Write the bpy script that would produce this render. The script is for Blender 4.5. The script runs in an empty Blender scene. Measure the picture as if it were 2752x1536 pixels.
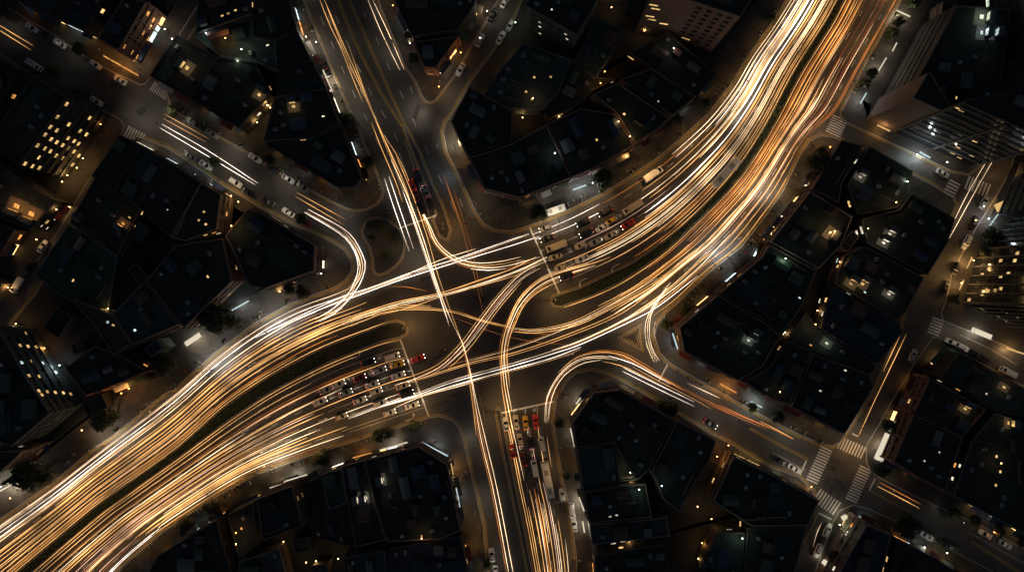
import bpy, bmesh, math, random
from mathutils import Vector, Matrix
R = math.radians
random.seed(7)
C = bpy.context.scene
COL = C.collection

# ------------------------------------------------------------------ camera, sky, moon, exposure
S = 0.12                 # metres of ground per unit of the survey grid used below
CX, CY = 1376.0, 768.0   # survey grid origin (the point under the camera)
H = 230.0                # camera height
cam_d = bpy.data.cameras.new('camera')
cam = bpy.data.objects.new('camera', cam_d); COL.objects.link(cam)
cam.location = (0, 0, H); cam.rotation_euler = (0, 0, 0)
cam_d.sensor_width = 36.0; cam_d.lens = 36.0 * H / (2752 * S)
cam_d.clip_start = 1.0; cam_d.clip_end = 2000.0
C.camera = cam

MOON_EL, MOON_ROT = R(48), R(200)
world = bpy.data.worlds.new('World'); C.world = world; world.use_nodes = True
wn = world.node_tree
bg = wn.nodes['Background']
sky = wn.nodes.new('ShaderNodeTexSky'); sky.sky_type = 'NISHITA'; sky.sun_disc = False
sky.sun_elevation = MOON_EL; sky.sun_rotation = MOON_ROT
wn.links.new(sky.outputs['Color'], bg.inputs['Color'])
bg.inputs['Strength'].default_value = 0.011
moon_d = bpy.data.lights.new('moon', 'SUN'); moon_d.energy = 0.006; moon_d.angle = R(0.5); moon_d.color = (1.0, 0.96, 0.9)
moon = bpy.data.objects.new('moon', moon_d); COL.objects.link(moon)
moon.rotation_euler = (R(90) - MOON_EL, 0, R(180) - MOON_ROT)
C.view_settings.view_transform = 'Standard'; C.view_settings.look = 'None'
C.view_settings.exposure = 0.0; C.view_settings.gamma = 1.0
C.view_settings.use_curve_mapping = False
C.cycles.use_denoising = True
C.cycles.use_adaptive_sampling = False
C.cycles.max_bounces = 4; C.cycles.diffuse_bounces = 2; C.cycles.glossy_bounces = 2
C.cycles.sample_clamp_indirect = 2.0
C.cycles.use_light_tree = True

# ------------------------------------------------------------------ helpers
def P(x, y, z=0.0, ref=None):
    """survey grid -> world. ref: the height at which the grid point was surveyed (roof corners)."""
    k = (H - (z if ref is None else ref)) / H
    return Vector(((x - CX) * S * k, (CY - y) * S * k, z))

class MB:
    def __init__(s): s.v = []; s.f = []; s.m = []
    def vert(s, p): s.v.append(tuple(p)); return len(s.v) - 1
    def face(s, idx, m=0): s.f.append(tuple(idx)); s.m.append(m)
    def poly(s, pts, m=0): s.face([s.vert(p) for p in pts], m)
    def prism(s, pts, z0, z1, m=0, mt=None, bottom=False):
        n = len(pts)
        a = [s.vert((p[0], p[1], z0)) for p in pts]; b = [s.vert((p[0], p[1], z1)) for p in pts]
        for i in range(n):
            j = (i + 1) % n; s.face((a[i], a[j], b[j], b[i]), m)
        s.face(b, m if mt is None else mt)
        if bottom: s.face(a[::-1], m)
    def walls(s, pts, z0, z1, m=0):
        n = len(pts)
        a = [s.vert((p[0], p[1], z0)) for p in pts]; b = [s.vert((p[0], p[1], z1)) for p in pts]
        for i in range(n):
            j = (i + 1) % n; s.face((a[i], a[j], b[j], b[i]), m)
    def box(s, c, d, m=0, rz=0.0, bev=0.0):
        x, y, z = d[0] / 2, d[1] / 2, d[2] / 2
        ca, sa = math.cos(rz), math.sin(rz)
        def t(px, py, pz): return (c[0] + px * ca - py * sa, c[1] + px * sa + py * ca, c[2] + pz)
        if bev <= 0:
            q = [s.vert(t(i * x, j * y, k * z)) for k in (-1, 1) for (i, j) in ((-1, -1), (1, -1), (1, 1), (-1, 1))]
            for f in ((3, 2, 1, 0), (4, 5, 6, 7), (0, 1, 5, 4), (1, 2, 6, 5), (2, 3, 7, 6), (3, 0, 4, 7)):
                s.face([q[i] for i in f], m)
        else:
            b = bev
            ring = [(-x + b, -y), (x - b, -y), (x, -y + b), (x, y - b), (x - b, y), (-x + b, y), (-x, y - b), (-x, -y + b)]
            L = [(-z, 1.0), (z - b, 1.0), (z, 1 - b / max(x, y))]
            rows = [[s.vert(t(px * k, py * k, zz)) for px, py in ring] for zz, k in L]
            for r0, r1 in zip(rows, rows[1:]):
                for i in range(8): s.face((r0[i], r0[(i + 1) % 8], r1[(i + 1) % 8], r1[i]), m)
            s.face(rows[-1], m); s.face(rows[0][::-1], m)
    def tube(s, pts, rad, n=6, m=0, caps=True, flat=1.0):
        rows = []
        for i, p in enumerate(pts):
            a = Vector(pts[max(i - 1, 0)]); b = Vector(pts[min(i + 1, len(pts) - 1)])
            t = (b - a).normalized()
            up = Vector((0, 0, 1)) if abs(t.z) < .9 else Vector((1, 0, 0))
            u = t.cross(up).normalized(); w = u.cross(t)
            r = rad[i] if isinstance(rad, (list, tuple)) else rad
            rows.append([s.vert(Vector(p) + u * math.cos(2 * math.pi * k / n) * r + w * math.sin(2 * math.pi * k / n) * r * flat) for k in range(n)])
        for r0, r1 in zip(rows, rows[1:]):
            for k in range(n): s.face((r0[k], r0[(k + 1) % n], r1[(k + 1) % n], r1[k]), m)
        if caps: s.face(rows[0][::-1], m); s.face(rows[-1], m)
    def mesh(s, name, mats, smooth=False):
        me = bpy.data.meshes.new(name); me.from_pydata(s.v, [], s.f)
        for m in (mats if isinstance(mats, (list, tuple)) else [mats]): me.materials.append(m)
        if any(s.m): me.polygons.foreach_set('material_index', s.m)
        bm = bmesh.new(); bm.from_mesh(me); bmesh.ops.recalc_face_normals(bm, faces=bm.faces); bm.to_mesh(me); bm.free()
        if smooth: me.polygons.foreach_set('use_smooth', [True] * len(me.polygons))
        me.update(); return me
    def obj(s, name, mats, parent=None, smooth=False):
        return link(name, s.mesh(name, mats, smooth), parent)

def link(name, data, parent=None, loc=None, rz=0.0):
    o = bpy.data.objects.new(name, data); COL.objects.link(o)
    if parent is not None: o.parent = parent
    if loc is not None: o.location = loc
    if rz: o.rotation_euler = (0, 0, rz)
    return o
def empty(name, loc=(0, 0, 0), rz=0.0): return link(name, None, None, loc, rz)
def tag(o, label, cat, group=None):
    o['label'] = label; o['category'] = cat
    if group: o['group'] = group
    return o
def structure(o): o['kind'] = 'structure'; return o
def copy_tree(o, parent=None):
    c = o.copy(); COL.objects.link(c)
    if parent is not None: c.parent = parent
    for k in list(o.children): copy_tree(k, c)
    return c
def purge(o):
    for k in list(o.children): purge(k)
    bpy.data.objects.remove(o)

ORD = ['zeroth', 'first', 'second', 'third', 'fourth', 'fifth', 'sixth', 'seventh', 'eighth', 'ninth', 'tenth', 'eleventh', 'twelfth', 'thirteenth', 'fourteenth', 'fifteenth', 'sixteenth', 'seventeenth', 'eighteenth', 'nineteenth']
TENS = {2: 'twent', 3: 'thirt', 4: 'fort', 5: 'fift', 6: 'sixt'}
def ordw(n):
    if n < 20: return ORD[n]
    t, u = divmod(n, 10)
    return TENS[t] + 'ieth' if u == 0 else TENS[t] + 'y-' + ORD[u]

def catmull(pts, step):
    """evenly spaced points (2D or 3D Vectors) along a smooth curve through pts"""
    pts = [Vector(p) for p in pts]
    q = [pts[0] * 2 - pts[1]] + pts + [pts[-1] * 2 - pts[-2]]
    out = []
    for i in range(1, len(q) - 2):
        p0, p1, p2, p3 = q[i - 1:i + 3]
        n = 10
        for k in range(n):
            t = k / n
            out.append(.5 * (2 * p1 + (p2 - p0) * t + (2 * p0 - 5 * p1 + 4 * p2 - p3) * t * t + (3 * p1 - p0 - 3 * p2 + p3) * t ** 3))
    out.append(pts[-1])
    d = [0.0]
    for a, b in zip(out, out[1:]): d.append(d[-1] + (b - a).length)
    n = max(2, int(round(d[-1] / step)))
    res = []; j = 0
    for i in range(n + 1):
        t = d[-1] * i / n
        while j < len(d) - 2 and d[j + 1] < t: j += 1
        seg = d[j + 1] - d[j]
        res.append(out[j].lerp(out[j + 1], (t - d[j]) / seg if seg > 0 else 0))
    return res
class Guide:
    def __init__(s, pts): s.p = catmull([Vector((x, y)) for x, y in pts], 4.0)
    def at(s, u):
        f = u * (len(s.p) - 1); i = max(0, min(len(s.p) - 2, int(math.floor(f))))
        return s.p[i].lerp(s.p[i + 1], f - i)
class Lane:
    """a carriageway between two guide lines: v runs across (0 at a, 1 at b), u along"""
    def __init__(s, a, b): s.a = Guide(a); s.b = Guide(b)
    def at(s, u, v): return s.a.at(u).lerp(s.b.at(u), v)
    def line(s, v0, v1, u0, u1, n=40): return [s.at(u0 + (u1 - u0) * i / n, v0 + (v1 - v0) * i / n) for i in range(n + 1)]
    def tangent(s, u, v): return (s.at(min(1, u + .01), v) - s.at(max(0, u - .01), v)).normalized()

def area(p): return .5 * sum(p[i][0] * p[(i + 1) % len(p)][1] - p[(i + 1) % len(p)][0] * p[i][1] for i in range(len(p)))
def ccw(p): return p if area(p) > 0 else p[::-1]
def offset(poly, d):
    """offset of a ccw polygon, outwards for d > 0"""
    n = len(poly); out = []
    for i in range(n):
        a, b, c = Vector(poly[i - 1][:2]), Vector(poly[i][:2]), Vector(poly[(i + 1) % n][:2])
        e0 = (b - a).normalized(); e1 = (c - b).normalized()
        n0 = Vector((e0.y, -e0.x)); n1 = Vector((e1.y, -e1.x))
        k = n0 + n1
        if k.length < 1e-4: k = n0; f = 1
        else:
            k.normalize(); f = min(1 / max(k.dot(n0), .3), 2.0)
        out.append(b + k * d * f)
    return out
def inside(pt, poly):
    x, y = pt[0], pt[1]; r = False; j = len(poly) - 1
    for i in range(len(poly)):
        xi, yi = poly[i][0], poly[i][1]; xj, yj = poly[j][0], poly[j][1]
        if (yi > y) != (yj > y) and x < (xj - xi) * (y - yi) / (yj - yi) + xi: r = not r
        j = i
    return r
def ribbon(mb, pts, w, z, m=0):
    """flat strip along 2D world points"""
    n = len(pts); rows = []
    for i in range(n):
        t = (Vector(pts[min(i + 1, n - 1)][:2]) - Vector(pts[max(i - 1, 0)][:2])).normalized()
        nn = Vector((-t.y, t.x)) * w / 2; p = Vector(pts[i][:2])
        rows.append((mb.vert((*(p + nn), z)), mb.vert((*(p - nn), z))))
    for a, b in zip(rows, rows[1:]): mb.face((a[0], a[1], b[1], b[0]), m)

# ------------------------------------------------------------------ materials
def mat(name, col, rough=.8, metal=0.0, noise=0.0, scale=1.0, col2=None, emit=None, strength=0.0, spec=.5, bump=0.0, detail=6):
    m = bpy.data.materials.new(name); m.use_nodes = True
    nt = m.node_tree; b = nt.nodes['Principled BSDF']
    b.inputs['Base Color'].default_value = (*col, 1); b.inputs['Roughness'].default_value = rough
    b.inputs['Metallic'].default_value = metal; b.inputs['Specular IOR Level'].default_value = spec
    if noise or col2:
        tc = nt.nodes.new('ShaderNodeNewGeometry'); nz = nt.nodes.new('ShaderNodeTexNoise')
        nz.inputs['Scale'].default_value = scale; nz.inputs['Detail'].default_value = detail; nz.inputs['Roughness'].default_value = .65
        nt.links.new(tc.outputs['Position'], nz.inputs['Vector'])
        rp = nt.nodes.new('ShaderNodeValToRGB'); rp.color_ramp.elements[0].position = .32; rp.color_ramp.elements[1].position = .68
        c2 = col2 or tuple(c * (1 + noise) for c in col); c1 = col if col2 else tuple(c * (1 - noise) for c in col)
        rp.color_ramp.elements[0].color = (*c1, 1); rp.color_ramp.elements[1].color = (*c2, 1)
        nt.links.new(nz.outputs['Fac'], rp.inputs['Fac']); nt.links.new(rp.outputs['Color'], b.inputs['Base Color'])
        if bump:
            bp = nt.nodes.new('ShaderNodeBump'); bp.inputs['Strength'].default_value = bump; bp.inputs['Distance'].default_value = .05
            nt.links.new(nz.outputs['Fac'], bp.inputs['Height']); nt.links.new(bp.outputs['Normal'], b.inputs['Normal'])
    if emit:
        b.inputs['Emission Color'].default_value = (*emit, 1); b.inputs['Emission Strength'].default_value = strength
    return m

def asphalt_mat():
    m = mat('asphalt', (.068, .063, .057), rough=.6, noise=.3, scale=9.0, bump=.3)
    nt = m.node_tree; b = nt.nodes['Principled BSDF']
    geo = nt.nodes.new('ShaderNodeNewGeometry')
    big = nt.nodes.new('ShaderNodeTexNoise'); big.inputs['Scale'].default_value = .12; big.inputs['Detail'].default_value = 8; big.inputs['Roughness'].default_value = .7
    nt.links.new(geo.outputs['Position'], big.inputs['Vector'])
    mx = nt.nodes.new('ShaderNodeMix'); mx.data_type = 'RGBA'; mx.blend_type = 'MULTIPLY'; mx.inputs['Factor'].default_value = 1
    rp = nt.nodes.new('ShaderNodeValToRGB'); rp.color_ramp.elements[0].position = .3; rp.color_ramp.elements[1].position = .7
    rp.color_ramp.elements[0].color = (.62, .6, .58, 1); rp.color_ramp.elements[1].color = (1.3, 1.28, 1.25, 1)
    nt.links.new(big.outputs['Fac'], rp.inputs['Fac'])
    old = b.inputs['Base Color'].links[0].from_socket
    nt.links.new(old, mx.inputs['A']); nt.links.new(rp.outputs['Color'], mx.inputs['B'])
    nt.links.new(mx.outputs['Result'], b.inputs['Base Color'])
    r2 = nt.nodes.new('ShaderNodeMapRange'); r2.inputs['From Min'].default_value = .35; r2.inputs['From Max'].default_value = .65
    r2.inputs['To Min'].default_value = .38; r2.inputs['To Max'].default_value = .7
    nt.links.new(big.outputs['Fac'], r2.inputs['Value']); nt.links.new(r2.outputs['Result'], b.inputs['Roughness'])
    return m
def paving_mat():
    m = mat('paving', (.075, .07, .06), rough=.85, noise=.25, scale=3.5, bump=.2)
    nt = m.node_tree; b = nt.nodes['Principled BSDF']
    geo = nt.nodes.new('ShaderNodeNewGeometry')
    br = nt.nodes.new('ShaderNodeTexBrick'); br.inputs['Scale'].default_value = 1.0
    br.inputs['Color1'].default_value = (1, 1, 1, 1); br.inputs['Color2'].default_value = (.72, .72, .74, 1); br.inputs['Mortar'].default_value = (.45, .43, .4, 1)
    br.inputs['Brick Width'].default_value = 1.2; br.inputs['Row Height'].default_value = .6; br.inputs['Mortar Size'].default_value = .03
    nt.links.new(geo.outputs['Position'], br.inputs['Vector'])
    vo = nt.nodes.new('ShaderNodeTexVoronoi'); vo.inputs['Scale'].default_value = .11
    nt.links.new(geo.outputs['Position'], vo.inputs['Vector'])
    rp = nt.nodes.new('ShaderNodeValToRGB'); rp.color_ramp.interpolation = 'CONSTANT'
    rp.color_ramp.elements[0].color = (.75, .72, .7, 1); rp.color_ramp.elements[1].position = .55; rp.color_ramp.elements[1].color = (1.1, 1.0, .92, 1)
    sep = nt.nodes.new('ShaderNodeSeparateColor'); nt.links.new(vo.outputs['Color'], sep.inputs['Color'])
    nt.links.new(sep.outputs['Red'], rp.inputs['Fac'])
    m1 = nt.nodes.new('ShaderNodeMix'); m1.data_type = 'RGBA'; m1.blend_type = 'MULTIPLY'; m1.inputs['Factor'].default_value = 1
    m2 = nt.nodes.new('ShaderNodeMix'); m2.data_type = 'RGBA'; m2.blend_type = 'MULTIPLY'; m2.inputs['Factor'].default_value = 1
    old = b.inputs['Base Color'].links[0].from_socket
    nt.links.new(old, m1.inputs['A']); nt.links.new(br.outputs['Color'], m1.inputs['B'])
    nt.links.new(m1.outputs['Result'], m2.inputs['A']); nt.links.new(rp.outputs['Color'], m2.inputs['B'])
    nt.links.new(m2.outputs['Result'], b.inputs['Base Color'])
    return m
def emit_mat(name, col, strength, var=0.0, scale=.05):
    m = mat(name, (.02, .02, .02), rough=.6, emit=col, strength=strength)
    if var:
        nt = m.node_tree; b = nt.nodes['Principled BSDF']
        geo = nt.nodes.new('ShaderNodeNewGeometry'); nz = nt.nodes.new('ShaderNodeTexNoise')
        nz.inputs['Scale'].default_value = scale; nz.inputs['Detail'].default_value = 3
        nt.links.new(geo.outputs['Position'], nz.inputs['Vector'])
        mr = nt.nodes.new('ShaderNodeMapRange'); mr.inputs['From Min'].default_value = .3; mr.inputs['From Max'].default_value = .7
        mr.inputs['To Min'].default_value = strength * max(.12, 1 - var); mr.inputs['To Max'].default_value = strength * (1 + var)
        nt.links.new(nz.outputs['Fac'], mr.inputs['Value']); nt.links.new(mr.outputs['Result'], b.inputs['Emission Strength'])
    return m

M = {}
M['asphalt'] = asphalt_mat(); M['paving'] = paving_mat()
M['yard'] = mat('yard_concrete_unlit', (.026, .028, .026), rough=.9, noise=.35, scale=1.5)  # darkness of the unlit block interiors is put into the colour
M['terrace'] = mat('light_pool_pale', (.2, .19, .17), rough=.8, noise=.25, scale=2.5)  # pale patch colour that makes a pool of light on dark roofs
M['patch'] = mat('fresh_asphalt', (.03, .03, .03), rough=.7, noise=.3, scale=6)
M['iron'] = mat('cast_iron', (.03, .03, .03), rough=.4, metal=.8)
M['kerb'] = mat('kerb_stone', (.3, .28, .25), noise=.2, scale=2)
M['white_paint'] = mat('white_road_paint', (.62, .6, .55), rough=.7, noise=.22, scale=3)
M['yellow_paint'] = mat('yellow_road_paint', (.5, .31, .045), rough=.7, noise=.25, scale=3)
M['soil'] = mat('planted_soil', (.022, .024, .012), noise=.4, scale=2)
M['leaf_dark'] = mat('leaf_dark', (.02, .038, .013), rough=.6, noise=.4, scale=1.5)
M['leaf_olive'] = mat('leaf_olive', (.07, .085, .025), rough=.6, noise=.4, scale=1.5)
M['leaf_lit_brown'] = mat('leaf_lit_brown', (.11, .08, .03), rough=.6, noise=.4, scale=1.5)  # lamplight on the crown is put into the leaf colour
M['leaf_lit_green'] = mat('leaf_lit_green', (.14, .2, .03), rough=.6, noise=.3, scale=1.5)  # green of a lamplit crown, the light is in the colour
M['bark'] = mat('bark', (.07, .05, .035), noise=.3, scale=4)
M['steel'] = mat('lamp_steel', (.12, .12, .12), rough=.5, metal=.6)
M['glass'] = mat('dark_glass', (.012, .015, .018), rough=.12)
M['tyre'] = mat('tyre_rubber', (.015, .015, .015), rough=.9)
M['frame'] = mat('window_frame', (.16, .14, .12), rough=.6)
M['metal'] = mat('roof_metal', (.3, .31, .31), rough=.5, noise=.15, scale=2)
M['tank'] = mat('tank_steel', (.35, .36, .36), rough=.35, metal=.7)
WALLS = {'brown': (.12, .08, .06), 'brick': (.16, .08, .055), 'beige': (.18, .14, .1), 'grey': (.13, .13, .125), 'dark': (.035, .034, .032), 'teal': (.06, .08, .08), 'pink': (.15, .105, .085)}
for k, c in WALLS.items():
    M['wall_' + k] = mat('wall_' + k, c, noise=.22, scale=.8)
    M['parapet_' + k] = mat('parapet_' + k, tuple(min(.5, x * 1.3 + .02) for x in c), noise=.2, scale=1.2)
ROOFS = {'black': (.018, .027, .023), 'slate': (.034, .052, .046), 'green': (.025, .055, .04), 'navy': (.02, .036, .055), 'grey': (.06, .075, .068), 'rust': (.06, .042, .03)}
for k, c in ROOFS.items(): M['roof_' + k] = mat('roof_' + k, c, rough=.85, noise=.45, scale=.5, detail=9)
WINC = {'y': (1, .62, .22), 'o': (1, .42, .1), 'w': (1, .88, .66), 'g': (.85, 1, .72), 'c': (.75, .95, 1), 'r': (1, .2, .06)}
for k, c in WINC.items():
    M['lit_' + k] = emit_mat('lit_window_' + k, c, .85, .9, .42)
    M['bulb_' + k] = emit_mat('bulb_' + k, c, 9.0)
    M['sign_' + k] = emit_mat('sign_' + k, c, .75)
    for q in ('lit_', 'bulb_'): M[q + k].cycles.emission_sampling = 'NONE'
TR = {'white': ((1, .84, .72), 4.2), 'cream': ((1, .70, .42), 3.4), 'gold': ((1, .50, .16), 2.4), 'orange': ((1, .31, .05), 1.5), 'amber': ((.9, .27, .06), .75), 'pink': ((1, .56, .40), 1.7), 'red': ((1, .14, .05), .6)}
for k, (c, s_) in TR.items(): M['trail_' + k] = emit_mat('trail_' + k, c, s_, .65, .075)
M['headlight_on'] = emit_mat('headlight_on', (1, .9, .75), 5)
M['tail_on'] = emit_mat('tail_on', (1, .06, .03), 2.5)
for q in ('headlight_on', 'tail_on'): M[q].cycles.emission_sampling = 'NONE'
M['headlight_off'] = mat('headlight_off', (.4, .4, .4), rough=.2)
M['tail_off'] = mat('tail_off', (.25, .02, .02), rough=.3)
PAINT = {'white': (.75, .74, .7), 'silver': (.42, .43, .43), 'grey': (.16, .16, .16), 'black': (.02, .02, .022), 'red': (.5, .03, .02), 'cream': (.65, .55, .38), 'yellow': (.65, .38, .05), 'maroon': (.18, .02, .02), 'blue': (.05, .08, .16)}
for k, c in PAINT.items(): M['paint_' + k] = mat('car_paint_' + k, c, rough=.35, spec=.6)

SHEDC = {'green': (.035, .075, .055), 'grey': (.11, .12, .115), 'navy': (.025, .045, .075), 'rust': (.09, .05, .035)}
for k, c in SHEDC.items(): M['shed_' + k] = mat('corrugated_' + k, c, rough=.6, noise=.35, scale=1.2)
AWN = {'green': (.04, .09, .06), 'red': (.16, .03, .025), 'beige': (.22, .18, .12), 'blue': (.03, .05, .11), 'white': (.35, .34, .32)}
for k, c in AWN.items(): M['awning_' + k] = mat('awning_' + k, c, rough=.8, noise=.2, scale=2)
SHOPC = {'w': 2.2, 'y': 2.0, 'o': 1.5, 'c': 1.6}
for k, s_ in SHOPC.items(): M['shop_' + k] = emit_mat('shop_glass_' + k, WINC[k], s_, .6, .7)
# ------------------------------------------------------------------ ground, pavements, islands
mb = MB(); mb.poly([(-450, -320, 0), (450, -320, 0), (450, 320, 0), (-450, 320, 0)])
structure(mb.obj('road', M['asphalt']))

BLOCKS = {
 'A0': [(-60,-25),(60,46),(142,93),(200,135),(267,178),(340,212),(378,230),(392,226),(410,205),(470,115),(530,20),(575,-60),(-60,-60)],
 'A': [(610,-60),(560,20),(500,115),(456,190),(447,215),(446,240),(452,264),(463,296),(534,337),(605,377),(677,417),(759,470),(845,517),(887,540),(930,560),(952,566),(985,563),(1012,549),(1026,532),(1030,512),(994,420),(944,306),(902,214),(859,107),(823,18),(795,-60)],
 'B0': [(-60,110),(0,142),(89,199),(178,246),(278,296),(318,316),(331,328),(335,342),(328,365),(230,500),(160,620),(110,690),(40,770),(-60,870)],
 'B': [(368,366),(385,370),(449,395),(505,432),(605,500),(700,555),(795,607),(830,618),(902,654),(925,670),(938,688),(946,711),(945,728),(930,752),(902,772),(784,815),(684,870),(577,950),(470,1045),(440,1062),(395,1098),(300,1175),(252,1205),(139,1300),(0,1395),(-60,1440),(-60,935),(20,880),(95,790),(150,700),(200,630),(262,520),(352,380)],
 'C': [(1000,-60),(1023,21),(1087,178),(1115,217),(1133,258),(1143,272),(1157,277),(1170,271),(1190,246),(1218,210),(1265,128),(1322,32),(1340,0),(1375,-60)],
 'D': [(1430,-60),(1400,5),(1376,64),(1329,132),(1258,228),(1212,310),(1196,330),(1190,356),(1201,410),(1222,452),(1251,512),(1272,558),(1284,580),(1300,602),(1330,618),(1376,622),(1422,608),(1533,563),(1632,514),(1654,500),(1760,431),(1840,365),(1903,306),(1963,231),(2010,153),(2064,78),(2114,0),(2150,-60)],
 'E': [(1757,900),(1765,870),(1790,838),(1821,811),(1910,726),(1992,662),(2064,569),(2103,512),(2150,415),(2175,378),(2205,364),(2235,366),(2262,378),(2330,410),(2420,452),(2500,492),(2560,530),(2570,548),(2555,587),(2527,662),(2473,740),(2431,832),(2420,885),(2340,1060),(2270,1170),(2258,1188),(2238,1198),(2215,1196),(2142,1166),(2064,1125),(1981,1080),(1882,1024),(1839,1000),(1793,971),(1771,946)],
 'P': [(2262,296),(2258,318),(2275,330),(2400,388),(2466,418),(2560,462),(2605,470),(2640,440),(2665,395),(2720,300),(2800,200),(2800,-60),(2450,-60),(2417,7),(2327,167)],
 'X': [(2740,360),(2712,463),(2662,548),(2620,615),(2584,680),(2555,740),(2541,808),(2527,840),(2535,862),(2563,874),(2669,916),(2800,975),(2800,360)],
 'R': [(2524,905),(2591,948),(2723,1021),(2800,1060),(2800,1500),(2741,1470),(2627,1408),(2473,1340),(2365,1285),(2340,1268),(2327,1240),(2327,1195),(2360,1141),(2386,1092),(2456,975),(2505,905)],
 'Q': [(2338,1366),(2466,1426),(2573,1483),(2690,1545),(2760,1600),(2160,1600),(2189,1536),(2206,1487),(2238,1400),(2255,1370),(2292,1354)],
 'G': [(1547,1000),(1522,1024),(1494,1070),(1486,1131),(1497,1202),(1511,1288),(1529,1362),(1547,1487),(1552,1600),(2085,1600),(2110,1536),(2135,1451),(2190,1345),(2186,1318),(2149,1280),(2064,1250),(1981,1200),(1903,1158),(1768,1076),(1675,1024),(1630,1002),(1590,993)],
 'F': [(1154,1120),(1178,1117),(1197,1120),(1218,1130),(1233,1145),(1247,1184),(1276,1309),(1300,1409),(1310,1536),(1315,1600),(270,1600),(327,1522),(438,1426),(577,1334),(688,1273),(830,1222),(1008,1166)],
}
BPOLY = {k: ccw([P(x, y).to_2d() for x, y in v]) for k, v in BLOCKS.items()}
def slab(name, poly, z, inner, kerbw=.32):
    mb = MB(); n = len(poly); inn = offset(poly, -kerbw)
    a = [mb.vert((*p, 0)) for p in poly]; b = [mb.vert((*p, z)) for p in poly]; c = [mb.vert((*p, z)) for p in inn]
    for i in range(n):
        j = (i + 1) % n
        mb.face((a[i], a[j], b[j], b[i]), 0); mb.face((b[i], b[j], c[j], c[i]), 0)
    mb.face(c, 1)
    return structure(mb.obj(name, [M['kerb'], inner]))
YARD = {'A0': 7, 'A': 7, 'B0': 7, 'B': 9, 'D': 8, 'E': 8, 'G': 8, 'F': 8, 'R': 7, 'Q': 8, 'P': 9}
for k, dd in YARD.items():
    mb = MB(); mb.poly([(*p, .14) for p in offset(BPOLY[k], -dd)]); structure(mb.obj('yard_ground', M['yard']))  # dark sheet laid so the block interiors read as unlit
for k, poly in BPOLY.items():
    slab('pavement', poly, .13, M['paving'])
    if k in 'ABCDEFGP':
        pp = offset(poly, .35); pp = [p for p in pp if abs(p.x) < 178 and abs(p.y) < 104] if False else pp
        mb = MB(); ribbon(mb, pp + [pp[0]], .16, .006); structure(mb.obj('kerb_line', M['yellow_paint']))
        if k in 'DEFBG':
            pp = offset(poly, .75); mb = MB(); ribbon(mb, pp + [pp[0]], .1, .006); structure(mb.obj('kerb_line', M['yellow_paint']))

W_M = [(1044,866),(866,934),(716,1015),(600,1095),(474,1206),(303,1327),(245,1370),(56,1528),(-30,1600)]
W_M2 = [(1073,907),(1030,916),(885,972),(740,1046),(620,1125),(484,1226),(313,1349),(257,1391),(84,1538),(20,1592)]
N_M = [(1504,790),(1560,772),(1696,708),(1790,645),(1870,575),(1942,500),(2003,424),(2064,325),(2132,195),(2217,60),(2250,0),(2285,-62)]
N_M2 = [(1510,823),(1590,795),(1670,757),(1770,690),(1852,617),(1956,515),(2018,437),(2081,333),(2149,203),(2234,68),(2267,4),(2302,-58)]
ISL = {
 'west median': W_M + W_M2[::-1] + [(1090,898),(1094,884),(1085,869),(1066,863)],
 'north east median': N_M + N_M2[::-1] + [(1490,822),(1480,810),(1487,796)],
 'south median': [(1333,1103),(1338,1096),(1344,1101),(1364,1200),(1386,1310),(1409,1420),(1431,1536),(1445,1600),(1431,1600),(1419,1540),(1396,1424),(1373,1313),(1350,1203)],
 'north median': [(1083,338),(1090,340),(1127,408),(1164,500),(1192,560),(1210,618),(1202,645),(1182,634),(1164,590),(1174,574),(1150,512),(1108,408)],
 'park island': [(973,622),(984,597),(998,588),(1016,585),(1044,594),(1073,615),(1087,647),(1086,672),(1079,695),(1062,715),(1042,730),(1019,738),(1008,733),(1003,720),(1003,697),(994,662),(978,638)],
 'triangle': [(1666,907),(1721,875),(1717,905),(1725,938)],
}
IPOLY = {k: ccw([P(x, y).to_2d() for x, y in v]) for k, v in ISL.items()}
for k, poly in IPOLY.items():
    slab('traffic_island', poly, .15, M['soil'] if k in ('west median', 'north east median') else M['paving'], .28)
    pp = offset(poly, .4); mb = MB(); ribbon(mb, pp + [pp[0]], .2, .006); structure(mb.obj('kerb_line', M['yellow_paint']))
    if k == 'triangle':
        pp = offset(poly, -.8); mb = MB(); ribbon(mb, pp + [pp[0]], .16, .158); structure(mb.obj('kerb_line', M['yellow_paint']))

# ------------------------------------------------------------------ carriageways and painted markings
N_K = [(1422,608),(1533,563),(1654,500),(1760,431),(1840,365),(1903,306),(1963,231),(2010,153),(2064,78),(2114,0),(2150,-60)]
N_K2 = [(1690,925),(1765,855),(1821,811),(1910,726),(1992,662),(2064,569),(2103,512),(2164,400),(2210,340),(2260,290),(2327,167),(2417,7),(2455,-60)]
W_K = [(930,758),(902,772),(784,815),(684,870),(577,950),(470,1045),(300,1175),(139,1300),(0,1395),(-60,1440)]
W_K2 = [(1154,1120),(1008,1166),(830,1222),(688,1273),(577,1334),(438,1426),(327,1522),(270,1600)]
S_L = [(1344,1101),(1364,1200),(1386,1310),(1409,1420),(1431,1536),(1445,1600)]
S_R = [(1492,1080),(1487,1131),(1497,1202),(1511,1288),(1529,1362),(1547,1487),(1552,1600)]
A_L = [(1062,594),(1030,506),(994,420),(944,306),(902,214),(859,107),(823,18),(795,-60)]
A_M = [(1164,575),(1140,505),(1108,402),(1083,340),(1024,249),(959,117),(909,0),(885,-60)]
LN = {'NN': Lane(N_K, N_M), 'NS': Lane(N_M2, N_K2), 'WN': Lane(W_K, W_M), 'WS': Lane(W_M2, W_K2), 'SR': Lane(S_L, S_R), 'AL': Lane(A_L, A_M)}
def g2(pts): return [P(p[0], p[1]).to_2d() for p in pts]
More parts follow.
